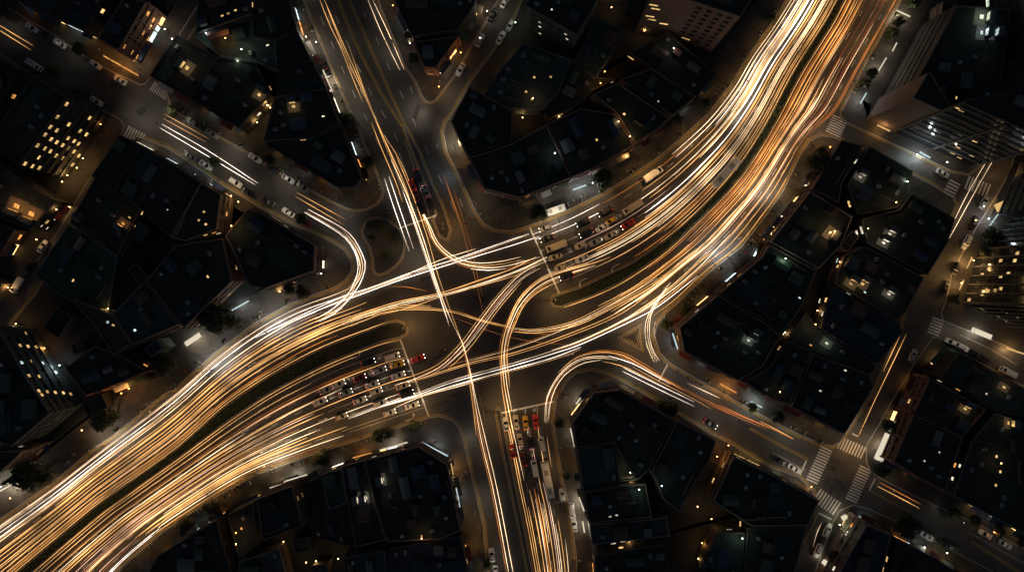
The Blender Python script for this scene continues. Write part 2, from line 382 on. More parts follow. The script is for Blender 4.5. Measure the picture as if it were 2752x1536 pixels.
def paint(pts, w, z=.006, m='white_paint', name='road_marking'):
    mb = MB(); ribbon(mb, g2(pts), w, z); return structure(mb.obj(name, M[m]))
def dashes(lane, v, u0, u1, dash=3.0, gap=5.5, w=.15, m='white_paint'):
    pts = g2(lane.line(v, v, u0, u1, 200)); mb = MB(); d = 0; cur = []
    for a, b in zip(pts, pts[1:]):
        if d % (dash + gap) < dash: cur.append(a)
        elif cur:
            if len(cur) > 1: ribbon(mb, cur, w, .006)
            cur = []
        d += (b - a).length
    if mb.f: structure(mb.obj('lane_marking', M[m]))
for v in (.2, .36, .52, .68, .84): dashes(LN['NN'], v, .25, 1); paint(LN['NN'].line(v, v, 0, .19), .14)
for v in (.22, .42, .62, .8): dashes(LN['NS'], v, .1, 1)
for v in (.22, .42, .62, .82): dashes(LN['WN'], v, .05, 1)
for v in (.13, .27, .41, .55, .69, .84): dashes(LN['WS'], v, .27, 1); paint(LN['WS'].line(v, v, 0, .22), .14)
for v in (.24, .46, .68): paint(LN['SR'].line(v, v, 0, .36), .14); dashes(LN['SR'], v, .4, 1)
for v in (.3, .52, .74): dashes(LN['AL'], v, .3, 1)
for v in (.45, .68): paint(LN['AL'].line(v, v, .02, .26), .13)
paint(LN['AL'].line(.9, .9, 0, .3), .13)
# avenue double yellow lines that open into a lens
paint(catmull([Vector(p) for p in [(909,-5),(959,117),(1026,249),(1083,340)]], 8), .16, m='yellow_paint')
paint(catmull([Vector(p) for p in [(904,-5),(954,118),(1021,250),(1080,341)]], 8), .16, m='yellow_paint')
paint(catmull([Vector(p) for p in [(934,-5),(1008,164),(1060,280),(1087,338)]], 8), .16, m='yellow_paint')
paint(catmull([Vector(p) for p in [(939,-5),(1013,163),(1064,278),(1091,337)]], 8), .16, m='yellow_paint')
AR = Lane([(1087,340),(1112,400),(1164,500),(1200,590)][::-1] + [(1020,180),(939,-5)], [(1272,558),(1222,452),(1195,400),(1160,290),(1087,178),(1010,-30)])
for pts in ([(978,35),(984,50)],[(1010,100),(1018,120)],[(1040,170),(1049,190)],[(1075,245),(1083,264)],[(1109,318),(1118,341)],[(1102,232),(1109,252)],[(1143,393),(1152,415)],[(1173,388),(1177,397)],[(1178,470),(1188,492)],[(1211,540),(1220,565)],[(1235,534),(1244,556)],[(1276,540),(1281,553)]):
    paint(pts, .14)
# stop lines
for pts in ([(1076,912),(1152,1117)],[(1424,612),(1503,788)],[(1073,613),(1180,576)],[(1347,1109),(1489,1078)],[(1794,979),(1771,1022)],[(2167,1237),(2150,1275)],[(2352,1285),(2336,1316)],[(2200,1377),(2234,1394)],[(2290,1164),(2306,1172)]):
    paint(pts, .5, .010)
# yellow centre lines of the side streets
for pts in ([(2013,1152),(2064,1180),(2171,1237)],[(2016,1149),(2066,1176),(2172,1232)],[(2306,1170),(2333,1115),(2374,1021)],[(2336,1316),(2390,1345),(2450,1376)],[(2608,1456),(2680,1500),(2752,1548)],[(2611,1452),(2682,1496),(2755,1545)],[(2164,1455),(2182,1415),(2200,1377)],[(2306,1112),(2315,1090)]):
    paint(pts, .16, m='yellow_paint')
for pts in ([(2580,899),(2660,936),(2733,980)],[(2077,1215),(2165,1262)],[(2622,1440),(2752,1512)],[(940,1160),(1050,1124),(1143,1093)],[(2614,1434),(2640,1446)]):
    paint(pts, .12)
# zebra crossings: (start, end) of the walking line, stripe direction from the road
def zebra(a, b, half, n):
    a, b = P(*a).to_2d(), P(*b).to_2d(); d = (b - a) / (n - 1); t = d.normalized(); nn = Vector((-t.y, t.x))
    mb = MB()
    for i in range(n):
        c = a + d * i; ribbon(mb, [c - nn * half, c + nn * half], d.length * .5, .006)
    structure(mb.obj('crosswalk', M['white_paint']))
zebra((411,231), (449,256), 1.7, 8); zebra((341,352), (382,374), 1.9, 7)
zebra((2221,1206), (2182,1292), 2.0, 13); zebra((2326,1257), (2288,1343), 2.0, 13)
zebra((2258,1188), (2319,1216), 2.0, 9); zebra((2196,1330), (2248,1365), 2.4, 8)
zebra((2258,318), (2239,360), 2.6, 8); zebra((2566,490), (2546,530), 2.0, 6); zebra((2522,858), (2508,896), 2.0, 6)
zebra((2600,490), (2655,512), 2.2, 7)
# turn arrows
def arrow(c, ang, L=3.6, turn=0):
    c = P(*c).to_2d(); ca, sa = math.cos(ang), math.sin(ang)
    def t(x, y): return (c.x + x * ca - y * sa, c.y + x * sa + y * ca)
    mb = MB(); pts = [(-L / 2, 0), (L * .1, 0)]
    ribbon(mb, [t(*p) for p in pts], .22, .008)
    if turn == 0: hx, hy, ha = L * .1, 0, 0
    else:
        ribbon(mb, [t(L * .1, 0), t(L * .28, turn * .35), t(L * .34, turn * .9)], .22, .008); hx, hy, ha = L * .34, turn * .9, turn * R(80)
    hd = [(0, .45), (1.1, 0), (0, -.45)]
    mb.poly([(*t(hx + x * math.cos(ha) - y * math.sin(ha), hy + x * math.sin(ha) + y * math.cos(ha)), .008) for x, y in hd])
    structure(mb.obj('road_arrow', M['white_paint']))
for u, v, l in ((.10, .07, 'WS'), (.21, .07, 'WS'), (.17, .34, 'WS'), (.24, .62, 'WS'), (.06, .92, 'NN'), (.14, .93, 'NN'), (.24, .6, 'NN')):
    t = LN[l].tangent(u, v); p = LN[l].at(u, v); arrow(p, math.atan2(t.y, -t.x) if l == 'WS' else math.atan2(t.y, -t.x), turn=1 if v < .3 or v > .9 else 0)
arrow((1104,1126), R(15), turn=1); arrow((1534,952), R(20)); arrow((1399,700), R(180), turn=1)

# repairs and iron covers in the carriageway
rp = random.Random(21)
mb = MB(); mi = MB()
for x, y, a, w, d in [(2238,1258,62,1.6,2.0),(2250,1292,62,1.4,3.2),(2225,1290,62,2.4,1.6),(2268,1308,62,1.2,1.6),(2232,1318,62,3.2,1.2),(1290,800,10,4,1.4),(1150,745,15,5,1.2),(1180,1085,20,6,.7),(1195,1105,20,5,.6),(1225,1060,20,4,.7),(380,300,30,3,2),(470,310,30,6,1),(1120,300,70,5,1.2),(1560,900,20,4,1.2),(2000,1140,-30,5,1.4)]:
    c = P(x, y); mb.box((c.x, c.y, .002), (w, d, .006), rz=R(a))
for x, y in [(1210,780),(1330,760),(1250,600),(1100,480),(980,250),(640,440),(420,330),(1800,1070),(2100,1210),(2255,1240),(2500,760),(1240,1250),(1150,700),(1480,880),(1600,900),(300,230),(1265,690)]:
    c = P(x, y); mi.tube([(c.x, c.y, 0), (c.x, c.y, .009)], .36, 14)
structure(mb.obj('road_patch', M['patch'])); structure(mi.obj('road_cover', M['iron']))
# ------------------------------------------------------------------ buildings
# (block, height, survey level as share of height, wall, roof, outline, what singles it out)
BLD = [
 ('A0', 9, .3, 'dark', 'slate', [(60,-10),(210,-10),(171,60),(100,35)], 'low dark building with a slate roof at the top left corner'),
 ('A0', 10, .3, 'dark', 'black', [(210,-10),(335,-10),(264,103),(171,60)], 'black flat-roofed building behind the dim trees of the north-west street'),
 ('A0', 13, 1, 'brick', 'black', [(335,-10),(392,5),(318,135),(264,103)], 'dark brick block with orange square windows above the orange lit shopfront'),
 ('A', 8, .5, 'dark', 'black', [(420,213),(490,103),(600,165),(525,275)], 'black corner building behind the zebra crossing of the north-west street'),
 ('A', 9, .5, 'dark', 'black', [(525,275),(600,165),(700,180),(738,262),(655,352)], 'black flat-roofed building with one small skylight above the planted kerb'),
 ('A', 9, .5, 'teal', 'slate', [(545,112),(690,62),(694,114),(752,126),(755,203),(700,178),(606,163)], 'teal-walled yard building beside the orange courtyard lamps'),
 ('A', 11, .5, 'dark', 'black', [(555,-20),(690,-20),(690,55),(545,108)], 'dark hall with a row of gold windows at the top edge'),
 ('A', 9, .5, 'dark', 'black', [(694,15),(777,-15),(809,93),(752,122),(694,112)], 'black roofed building by the two bright lamps at the head of north avenue'),
 ('A', 10, .5, 'dark', 'black', [(755,122),(809,95),(848,174),(757,205)], 'narrow black building between two pale party walls on north avenue'),
 ('A', 8, .5, 'dark', 'slate', [(757,207),(848,176),(885,247),(757,268)], 'slate roofed building behind the bright white forecourt on north avenue'),
 ('A', 10, .5, 'brown', 'black', [(752,272),(887,250),(923,342),(850,380),(722,388)], 'black roofed building with three square gold skylights on north avenue'),
 ('A', 10, .6, 'dark', 'black', [(722,392),(850,382),(925,345),(951,417),(978,485),(960,506),(916,508),(841,463)], 'wedge building with a rounded tip between north avenue and north-west street'),
 ('B0', 12, .4, 'dark', 'black', [(-60,125),(0,153),(92,203),(18,330),(-60,290)], 'black roofed building by the white box lorry at the left edge'),
 ('B0', 23, 1, 'dark', 'black', [(92,203),(178,262),(50,445),(-40,385)], 'tall office with a dark facade full of small gold windows'),
 ('B0', 9, .4, 'dark', 'slate', [(-40,418),(20,440),(130,520),(180,545),(110,620),(-40,560)], 'dark house with two orange skylights beside the narrow lane'),
 ('B0', 6, .4, 'brown', 'rust', [(-40,575),(60,620),(20,690),(-40,680)], 'low rust roofed shed beside the lit yard of the lane'),
 ('B0', 6, .4, 'beige', 'grey', [(-40,735),(26,762),(0,800),(-40,790)], 'small beige shed beside the lower end of the lane'),
 ('B', 10, .5, 'dark', 'black', [(345,372),(402,402),(330,520),(272,478)], 'black corner building behind the small zebra crossing of the lane'),
 ('B', 9, .5, 'dark', 'slate', [(402,402),(470,440),(395,560),(330,520)], 'slate roofed building on the north-west street next to the lane corner building'),
 ('B', 11, .5, 'dark', 'black', [(470,440),(560,497),(480,640),(395,560)], 'deep black building with a row of gold sheds behind the silver parked cars'),
 ('B', 7, .5, 'brown', 'black', [(272,480),(395,562),(330,690),(205,600)], 'low black building between the lane and a lit orange yard'),
 ('B', 6, .5, 'teal', 'green', [(200,605),(330,692),(303,840),(190,800),(110,740)], 'broad green roofed shed on the far side of the lane'),
 ('B', 11, .5, 'beige', 'black', [(560,497),(612,528),(602,620),(520,650),(482,640)], 'black building with beige walls and three gold windows beside an olive courtyard'),
 ('B', 12, 1, 'brown', 'black', [(668,560),(702,573),(845,658),(843,726),(709,775),(670,765),(605,632)], 'black corner building with a white end screen by the slip bend'),
 ('B', 11, 1, 'brown', 'black', [(392,754),(470,660),(598,640),(622,755),(545,830),(495,880)], 'black boulevard building beside the glowing blue-white shop sign'),
 ('B', 11, 1, 'brown', 'slate', [(303,843),(388,756),(480,870),(356,925)], 'slate roofed boulevard building with brown balcony lattice above the white forecourt'),
 ('B', 10, 1, 'brown', 'rust', [(192,803),(301,845),(352,920),(305,955),(253,872)], 'rust roofed building with brick end wall above the dark hedge trees'),
 ('B', 9, 1, 'brick', 'black', [(175,988),(255,928),(330,958),(394,998),(268,1050),(228,1062)], 'black roofed shop building with a brick front over the orange forecourt'),
 ('B', 17, 1, 'teal', 'black', [(-60,880),(0,892),(75,1024),(133,1110),(28,1200),(-60,1160)], 'tall teal office with columns of gold windows at the left edge'),
 ('B', 15, 1, 'beige', 'black', [(-60,1215),(60,1212),(0,1268),(-60,1270)], 'beige building with rows of dark windows above the glaring forecourt'),
 ('F', 10, 1, 'pink', 'black', [(982,1236),(1124,1199),(1201,1247),(1238,1424),(1183,1448),(1042,1455),(1010,1352)], 'large black corner building with a chamfered balcony front on south avenue'),
 ('F', 11, 1, 'brown', 'black', [(918,1255),(980,1236),(1008,1352),(1037,1450),(955,1470),(935,1352)], 'black building between the corner block and the framed roof terrace'),
 ('F', 9, 1, 'grey', 'green', [(862,1277),(916,1258),(933,1350),(885,1368)], 'dark green roof terrace framed by a pale parapet'),
 ('F', 5, 1, 'dark', 'black', [(822,1297),(860,1280),(883,1368),(932,1355),(950,1470),(840,1440)], 'low black building behind the framed roof terrace'),
 ('F', 13, 1, 'brown', 'black', [(690,1340),(784,1305),(815,1412),(705,1452)], 'tall black building with a bare brown side wall above the white lit shop'),
 ('F', 10, .7, 'dark', 'black', [(622,1374),(688,1342),(702,1452),(652,1490)], 'black building beside the narrow lit alley south of the boulevard'),
 ('F', 10, .7, 'dark', 'black', [(440,1480),(592,1388),(632,1536),(620,1580),(380,1580)], 'broad black building above the parked flat lorry at the bottom'),
 ('F', 8, .5, 'dark', 'navy', [(1045,1462),(1240,1428),(1270,1580),(1050,1580)], 'navy roofed building with a lit lamp south of the chamfered corner block'),
 ('F', 9, .5, 'teal', 'slate', [(930,1485),(1041,1463),(1046,1580),(945,1580)], 'slate roofed building beside the gold courtyard windows'),
 ('F', 7, .5, 'beige', 'grey', [(655,1495),(760,1462),(790,1580),(640,1580)], 'grey roofed house with beige walls at the bottom edge'),
 ('G', 11, 1, 'brown', 'black', [(1540,1134),(1597,1056),(1666,1047),(1812,1128),(1745,1260),(1712,1290),(1650,1188),(1550,1202)], 'big black corner building facing the south avenue stop line'),
 ('G', 10, 1, 'brown', 'slate', [(1551,1206),(1652,1192),(1668,1300),(1568,1319)], 'slate roofed building behind the dark manhole pavement on south avenue'),
 ('G', 11, 1, 'brown', 'black', [(1569,1323),(1670,1304),(1735,1300),(1752,1390),(1583,1404)], 'black building above the brilliant white forecourt on south avenue'),
 ('G', 9, 1, 'grey', 'slate', [(1585,1408),(1757,1394),(1792,1388),(1800,1440),(1592,1462)], 'slate roofed strip with a lit rear gallery on south avenue'),
 ('G', 11, 1, 'dark', 'black', [(1599,1492),(1785,1462),(1808,1580),(1606,1580)], 'black building at the bottom edge of south avenue'),
 ('G', 12, 1, 'brown', 'black', [(1821,1129),(1924,1184),(1907,1238),(1853,1320),(1828,1373),(1786,1345),(1752,1266)], 'black building with a bare brown alley wall on the south-east street'),
 ('G', 10, .6, 'beige', 'black', [(1962,1218),(2064,1266),(2186,1334),(2160,1400),(2010,1402),(1908,1335)], 'wide black building on the corner of the striped zebra junction'),
 ('G', 9, .6, 'dark', 'black', [(2000,1408),(2155,1404),(2105,1580),(1985,1580)], 'black building beside the white parked van on the lower street'),
 ('G', 9, .6, 'dark', 'slate', [(1885,1490),(1920,1420),(1992,1420),(1978,1580),(1880,1580)], 'slate roofed house beside an orange lit alley at the bottom'),
 ('D', 10, .8, 'brown', 'black', [(1215,328),(1262,238),(1376,300),(1376,382),(1304,407),(1258,418)], 'black building above the bright corner pavement of north avenue'),
 ('D', 11, 1, 'pink', 'black', [(1260,422),(1304,411),(1376,386),(1469,335),(1536,476),(1398,530),(1303,506)], 'black corner building with pale balcony rails by the round dark tree'),
 ('D', 10, 1, 'brick', 'black', [(1472,333),(1560,292),(1652,305),(1704,390),(1590,455),(1540,474)], 'black building with a red brick balcony front above the bright green tree'),
 ('D', 11, 1, 'brown', 'black', [(1656,301),(1595,252),(1661,223),(1800,317),(1768,345),(1707,386)], 'black building with a slanting lit side wall on the bend'),
 ('D', 9, .7, 'brown', 'black', [(1663,221),(1746,191),(1864,267),(1802,315)], 'narrow black building between two faint party walls on the boulevard bend'),
 ('D', 8, .7, 'dark', 'black', [(1748,189),(1690,150),(1790,95),(1870,160),(1920,205),(1866,265)], 'black roofed building at the foot of the blank brown tower'),
 ('D', 30, 0, 'pink', 'black', [(1705,88),(1800,104),(1910,140),(1965,55),(1740,0)], 'tall brown tower with a blank end wall at the top edge'),
 ('D', 8, .9, 'teal', 'green', [(1543,167),(1600,58),(1612,53),(1665,80),(1672,92),(1660,120),(1597,214)], 'green roofed hall with rounded corners and a pale parapet'),
 ('D', 18, 1, 'teal', 'black', [(1412,15),(1552,95),(1612,-10),(1450,-50)], 'teal-grey block with a blank wall and tiny lit slots at the top'),
 ('D', 9, .5, 'teal', 'slate', [(1292,285),(1340,205),(1405,130),(1530,172),(1500,258),(1455,305),(1378,300)], 'slate roofed courtyard building with small gold skylights'),
 ('D', 8, .5, 'dark', 'black', [(1534,172),(1600,217),(1650,222),(1590,252),(1556,288),(1472,328),(1460,308)], 'black inner building beside the orange lit ramp'),
 ('C', 9, 1, 'brick', 'black', [(1140,180),(1170,182),(1232,97),(1112,112)], 'wedge-tip building with red brick storeys between two streets'),
 ('C', 11, .6, 'dark', 'black', [(1066,15),(1112,110),(1232,95),(1275,30),(1290,-30),(1060,-30)], 'black building filling the top of the wedge beside north avenue'),
 ('E', 11, 1, 'brown', 'black', [(1828,880),(1932,792),(2062,872),(2098,902),(2050,985),(1985,1022),(1840,943)], 'black corner building behind the triangle island with a blue-white sign'),
 ('E', 10, 1, 'brown', 'black', [(1936,788),(2050,690),(2068,657),(2195,727),(2150,830),(2102,898),(2066,868)], 'black building with a greenish rooftop light on the boulevard bend'),
 ('E', 10, 1, 'beige', 'black', [(2072,650),(2178,514),(2292,582),(2260,660),(2202,722)], 'black building with two yellow roof courts above the gold trees'),
 ('E', 9, 1, 'brown', 'black', [(2183,507),(2262,376),(2320,392),(2262,493),(2255,545)], 'narrow black building above the planted corner by the zebra crossing'),
 ('E', 9, .7, 'dark', 'black', [(2268,499),(2326,398),(2440,463),(2430,520),(2400,560),(2296,578)], 'black building behind the grey parking bay of the cross street'),
 ('E', 10, .6, 'dark', 'black', [(2300,592),(2400,566),(2432,524),(2545,590),(2525,655),(2473,738),(2315,656)], 'black building beside the two orange trails of the narrow right-hand street'),
 ('E', 9, .7, 'brown', 'black', [(2257,688),(2313,662),(2470,745),(2425,838),(2400,860),(2232,762)], 'black building with a long pale parapet wall and small orange skylights'),
 ('E', 10, .7, 'dark', 'navy', [(2227,767),(2400,866),(2412,890),(2345,975),(2195,880)], 'navy roofed building beside the small grey rooftop hut'),
 ('E', 8, .6, 'dark', 'slate', [(2106,908),(2155,838),(2190,885),(2340,980),(2325,1000),(2175,940)], 'slate roofed row with lit rear windows in the middle of the block'),
 ('E', 10, .7, 'brown', 'black', [(1992,1022),(2055,988),(2105,912),(2170,942),(2112,1082),(2064,1068)], 'black building behind the misty lit pavement of the south-east street'),
 ('E', 10, .7, 'brown', 'black', [(2117,1087),(2175,947),(2325,1003),(2335,1035),(2258,1160)], 'black corner building by the scooters and the striped zebra junction'),
 ('R', 11, 1, 'brick', 'black', [(2402,1240),(2456,1112),(2588,1175),(2540,1318),(2475,1285)], 'black building with a brown lattice front above the white awning'),
 ('R', 10, 1, 'brick', 'black', [(2458,1106),(2500,1015),(2650,1100),(2590,1171)], 'black building with a brick window strip below the east street'),
 ('R', 10, .6, 'dark', 'slate', [(2505,1008),(2560,945),(2690,1020),(2800,1070),(2800,1130),(2655,1098)], 'slate roofed building behind the white pickup of the east street'),
 ('R', 9, .6, 'teal', 'black', [(2592,1178),(2655,1103),(2800,1155),(2800,1470),(2740,1425),(2545,1322)], 'black building with a column of gold windows at the right edge'),
 ('Q', 12, 1, 'pink', 'navy', [(2331,1408),(2395,1437),(2360,1580),(2235,1580),(2278,1498)], 'navy roofed corner building with a pale window grid'),
 ('Q', 8, .6, 'dark', 'black', [(2400,1441),(2500,1490),(2575,1540),(2620,1590),(2368,1590)], 'low black building with two yellow lights behind the lit parking strip'),
 ('P', 20, 0, 'dark', 'black', [(2372,262),(2470,80),(2600,90),(2570,312),(2420,342)], 'long striped tower slab beside the boulevard'),
 ('P', 27, 0, 'brown', 'black', [(2328,322),(2394,352),(2418,345),(2370,263),(2362,264)], 'tall blank brown tower end above the zebra crossing'),
 ('P', 36, 0, 'dark', 'black', [(2398,353),(2612,446),(2665,372),(2574,314),(2422,344)], 'tall dark office tower with a floor grid and gold windows'),
 ('P', 24, 0, 'dark', 'slate', [(2604,60),(2600,0),(2760,0),(2760,170),(2640,200)], 'dark tower with greenish rooftop lights at the top right corner'),
 ('X', 38, 0, 'dark', 'black', [(2588,812),(2630,670),(2720,590),(2900,700),(2780,905)], 'tall black tower with ribbed walls at the right edge'),
 ('X', 28, 0, 'dark', 'black', [(2664,575),(2738,400),(2900,420),(2900,620),(2722,586)], 'dark tower with warm shopfronts near the right edge'),
]
SURF = []            # (kind, building index, geometry) for finding walls and roofs under a point
BB = []
for i, (blk, h, f, wall, roof, pts, label) in enumerate(BLD):
    base = ccw([P(x, y, h, None).to_2d() if f == 1 else (P(x, y, 0).to_2d() * (1 - h * f / H)) for x, y in pts])
    BB.append(dict(poly=base, h=h, wall=wall, roof=roof, label=label, blk=blk, lit=[]))

COURT = [(455,88),(470,110),(560,95),(612,108),(655,138),(640,160),(728,290),(700,335),(830,108),(857,122),(285,340),(238,430),(222,455),(197,475),(183,492),(620,530),(628,608),(650,545),(115,645),(150,560),(20,770),(130,935),(176,978),(60,868),(360,1040),(340,1052),(235,1150),(290,833),(20,1300),(45,1330),(760,783),(600,822),(560,840),(870,735),(770,1445),(850,1510),(915,1490),(830,1500),(640,1425),(640,1455),(1135,1440),(1690,1262),(1715,1310),(1690,1452),(1775,1300),(1868,1352),(1905,1385),(1885,1452),(1870,1490),(1990,1440),(1950,1190),(1920,1220),(2236,622),(2325,615),(2105,695),(2260,705),(2112,895),(2185,870),(2200,835),(2400,545),(2220,400),(2225,625),(2450,420),(2530,440),(2430,490),(1404,322),(1432,268),(1612,228),(1622,200),(1727,92),(1640,30),(1807,135),(1490,415),(1500,310),(1660,330),(1690,370),(1680,425),(1590,495),(1385,70),(1310,40),(1240,150),(1060,25),(1105,125),(1182,240),(2600,700),(2568,760),(2640,590),(2680,1240),(2655,1420),(2530,1475),(2470,1460),(2245,1400),(2090,1050),(2355,1270),(2170,1300)]

FREE = [P(x, y).to_2d() for x, y in COURT]
BLOCKNAME = {'A0': 'top-left strip', 'A': 'avenue wedge', 'B0': 'lane-side', 'B': 'upper west', 'D': 'upper bend', 'E': 'right-hand', 'G': 'south avenue', 'F': 'lower west', 'R': 'lower right', 'Q': 'bottom corner', 'P': 'tower'}
def seg_hit(a, b, c, d):
    def o(p, q, r): return (q.x - p.x) * (r.y - p.y) - (q.y - p.y) * (r.x - p.x)
    return o(a, b, c) * o(a, b, d) < 0 and o(c, d, a) * o(c, d, b) < 0
def clash(q, poly):
    if any(inside(v, poly) for v in q) or any(inside(v, q) for v in poly): return True
    return any(seg_hit(q[i], q[(i + 1) % len(q)], poly[j], poly[(j + 1) % len(poly)]) for i in range(len(q)) for j in range(len(poly)))
ri = random.Random(11); ANX = {}
for k, dd in YARD.items():
    yard = offset(BPOLY[k], -dd + 1.5); mine = [b for b in BB if b['blk'] == k]
    if not mine: continue
    done = []
    for it in range(1900):
        x = ri.uniform(-172, 172); y = ri.uniform(-100, 100); c = Vector((x, y))
        if not inside(c, yard) or not inside(c, BPOLY[k]) or any((c - f).length < 2.6 for f in FREE): continue
        near_b = min(mine, key=lambda b: min((v - c).length for v in b['poly']))
        pl = near_b['poly']; e = max(((pl[(i + 1) % len(pl)] - pl[i]) for i in range(len(pl))), key=lambda v: v.length).normalized(); f = Vector((-e.y, e.x))
        w, d = (ri.uniform(5, 15), ri.uniform(4, 10)) if it < 800 else (ri.uniform(3, 8), ri.uniform(2.6, 5.5))
        q = ccw([c + e * w / 2 * sx + f * d / 2 * sy for sx, sy in ((-1, -1), (1, -1), (1, 1), (-1, 1))])
        if not all(inside(v, yard) for v in q) or any(clash(q, BPOLY[z]) for z in ()): continue
        if any((v - ff).length < 1.6 for v in q for ff in FREE) or any(inside(ff, offset(q, 1.2)) for ff in FREE): continue
        if any(clash(offset(q, .15), b['poly']) for b in mine) or any(clash(offset(q, .15), z) for z in done): continue
        done.append(q); roof = ri.choice(['black', 'slate', 'green', 'grey', 'black', 'rust', 'navy']); key = (k, roof); ANX[key] = ANX.get(key, 0) + 1
        BB.append(dict(poly=q, h=ri.choice([4.0, 5.0, 7.0, 8.5]), wall=ri.choice(['dark', 'dark', 'teal', 'brown']), roof=roof, blk=k, lit=[], annex=True,
            label=f"low {roof} roofed annex inside the {BLOCKNAME[k]} block, {ordw(ANX[key])} such"))

def hit(x, y):
    """first thing a sight line down to survey point (x, y) meets: ('wall', b, edge, s, z) / ('roof', b, x, y) / ('ground', x, y)"""
    g = P(x, y); best = ('ground', None, g.x, g.y, 0.0); bz = 0.0
    for bi, b in enumerate(BB):
        p = b['poly']; h = b['h']
        r = g.to_2d() * ((H - h) / H)
        if h > bz and inside(r, p): best = ('roof', bi, r.x, r.y, h); bz = h; continue
        n = len(p)
        for e in range(n):
            a, c = p[e], p[(e + 1) % n]; d = c - a; nn = Vector((d.y, -d.x))
            den = nn.dot(g.to_2d())
            if abs(den) < 1e-6: continue
            k = nn.dot(a) / den                       # point on the wall plane = g * k, height H(1-k)
            z = H * (1 - k)
            if z <= bz or z > h or z < 0: continue
            s = (g.to_2d() * k - a).dot(d) / d.length_squared
            if 0 < s < 1 and nn.dot(-g.to_2d()) > 0: best = ('wall', bi, e, s * d.length, z); bz = z
    return best

def win_mesh(w, h, mats):
    """window unit: X across, Z up, facing -Y; frame stands 6 cm proud of the wall, pane set back in it"""
    mb = MB(); t = .09
    for cx, cz, sx, sz in ((0, h / 2, w + 2 * t, t), (0, -h / 2, w + 2 * t, t), (-w / 2 - t / 2, 0, t, h - t), (w / 2 + t / 2, 0, t, h - t), (0, 0, .06, h - t)):
        mb.box((cx, -.05, cz), (sx, .1, sz), 0)
    mb.poly([(-w / 2, -.03, -h / 2), (w / 2, -.03, -h / 2), (w / 2, -.03, h / 2), (-w / 2, -.03, h / 2)], 1)
    return mb.mesh('window', mats)
WM = {k: win_mesh(1.4, 1.6, [M['frame'], M['lit_' + k]]) for k in WINC}
WM['dark'] = win_mesh(1.5, 1.6, [M['frame'], M['glass']])
def sky_mesh(k):
    mb = MB(); mb.box((0, 0, .12), (1.0, 1.0, .24), 0)
    mb.poly([(-.42, -.42, .243), (.42, -.42, .243), (.42, .42, .243), (-.42, .42, .243)], 1)
    mb.box((0, 0, .26), (.05, .84, .03), 0)
    return mb.mesh('skylight', [M['frame'], M['lit_' + k]])
SM = {k: sky_mesh(k) for k in WINC}

# lit windows and rooflights read off the photograph: (x, y, colour, size in metres across, down)
LIT = []
def L(k, pts, w=1.4, h=1.4): LIT.extend((x, y, k, w, h) for x, y in pts)
L('o', [(397,37),(412,54),(427,70),(384,88),(400,105),(415,120),(336,126),(353,140),(368,153)])
L('y', [(172,277),(153,314),(185,334),(241,317),(134,341),(128,345),(152,350),(118,361),(137,374),(152,382),(97,389),(121,399),(135,406),(151,418),(169,425),(178,430),(105,423),(85,450),(101,457),(116,463),(199,379),(183,371),(215,352),(232,361),(168,390),(184,398),(199,407),(211,386),(217,420),(199,443),(62,438)], 1.3, 1.3)
L('y', [(23,300),(16,310),(502,182)], 2.2, 2.2)
L('y', [(596,42),(604,52),(612,36),(632,27),(642,43),(655,38),(665,15),(676,11),(620,50),(598,79)], 1.5, 1.0)
L('y', [(788,286),(813,374),(695,254),(710,277)], 1.8, 1.8); L('w', [(861,377),(868,312),(718,121),(739,112)], 1.6, .9)
L('o', [(43,553),(83,574)], 3.4, 2.8); L('o', [(64,638),(46,630),(100,625)], 1.8, 1.2)
L('w', [(112,606),(130,613),(148,588),(169,633)], .9, .7)
L('y', [(342,626),(347,584),(380,570),(330,654),(314,676),(355,610)], 1.6, .8); L('o', [(330,600),(322,612),(353,612),(340,606)], 1.8, 1.4)
L('w', [(363,670),(343,745),(342,776),(356,757)], 1.6, 1.6); L('c', [(457,625),(446,645),(466,640),(460,648),(288,865),(361,887)], 1.4, 1.6); L('w', [(449,563),(456,566)], .5, .9)
L('y', [(547,569),(533,591),(552,602),(547,630)], 1.2, 1.4); L('y', [(557,743),(277,832),(303,873),(195,753),(200,760)], 1.6, 1.2)
L('y', [(68,895),(8,924),(54,928),(75,930),(97,932),(113,935),(86,970),(72,1010),(90,1010),(106,1011),(103,1050),(127,1052),(149,1054),(170,1055),(190,1058),(112,1060),(132,1061)], 1.0, 1.3)
L('c', [(114,975),(137,985),(48,975),(150,1000)], 1.0, 1.3)
L('y', [(130,1125),(155,1121),(185,1121),(204,1120),(95,1175),(113,1168),(160,1146),(165,1160),(90,1182)], 1.3, .8)
L('o', [(1160,201),(1160,212),(1164,223),(1168,228)], 2.2, .8)
L('y', [(1757,14),(1762,24),(1747,44),(1752,53),(1784,64),(1843,104),(1636,22),(1648,30)], 2.6, 1.0)
L('y', [(1430,266),(1436,275),(1508,308),(1502,315),(1436,207),(1480,206),(1678,306),(1604,375),(1595,368),(1414,246)], 1.3, 1.3)
L('w', [(1492,410),(1451,60),(1451,72),(1451,90),(1520,92),(1524,105),(1483,25),(1645,220),(1770,272)], .9, .9)
L('y', [(1404,320)], 3.0, 3.0); L('y', [(1680,145),(1690,152)], 2.4, 1.0)
L('y', [(2541,276),(2550,279),(2558,283),(2568,288),(2576,294),(2583,298),(2572,262),(2582,268),(2592,274),(2602,279),(2612,284)], 1.5, .9)
L('y', [(2575,396),(2560,412),(2612,418),(2578,424),(2620,380)], 1.5, .8); L('g', [(2650,22),(2640,45),(2630,62),(2655,8)], 2.4, 2.4); L('c', [(2667,87),(2640,87)], 2.0, 1.6)
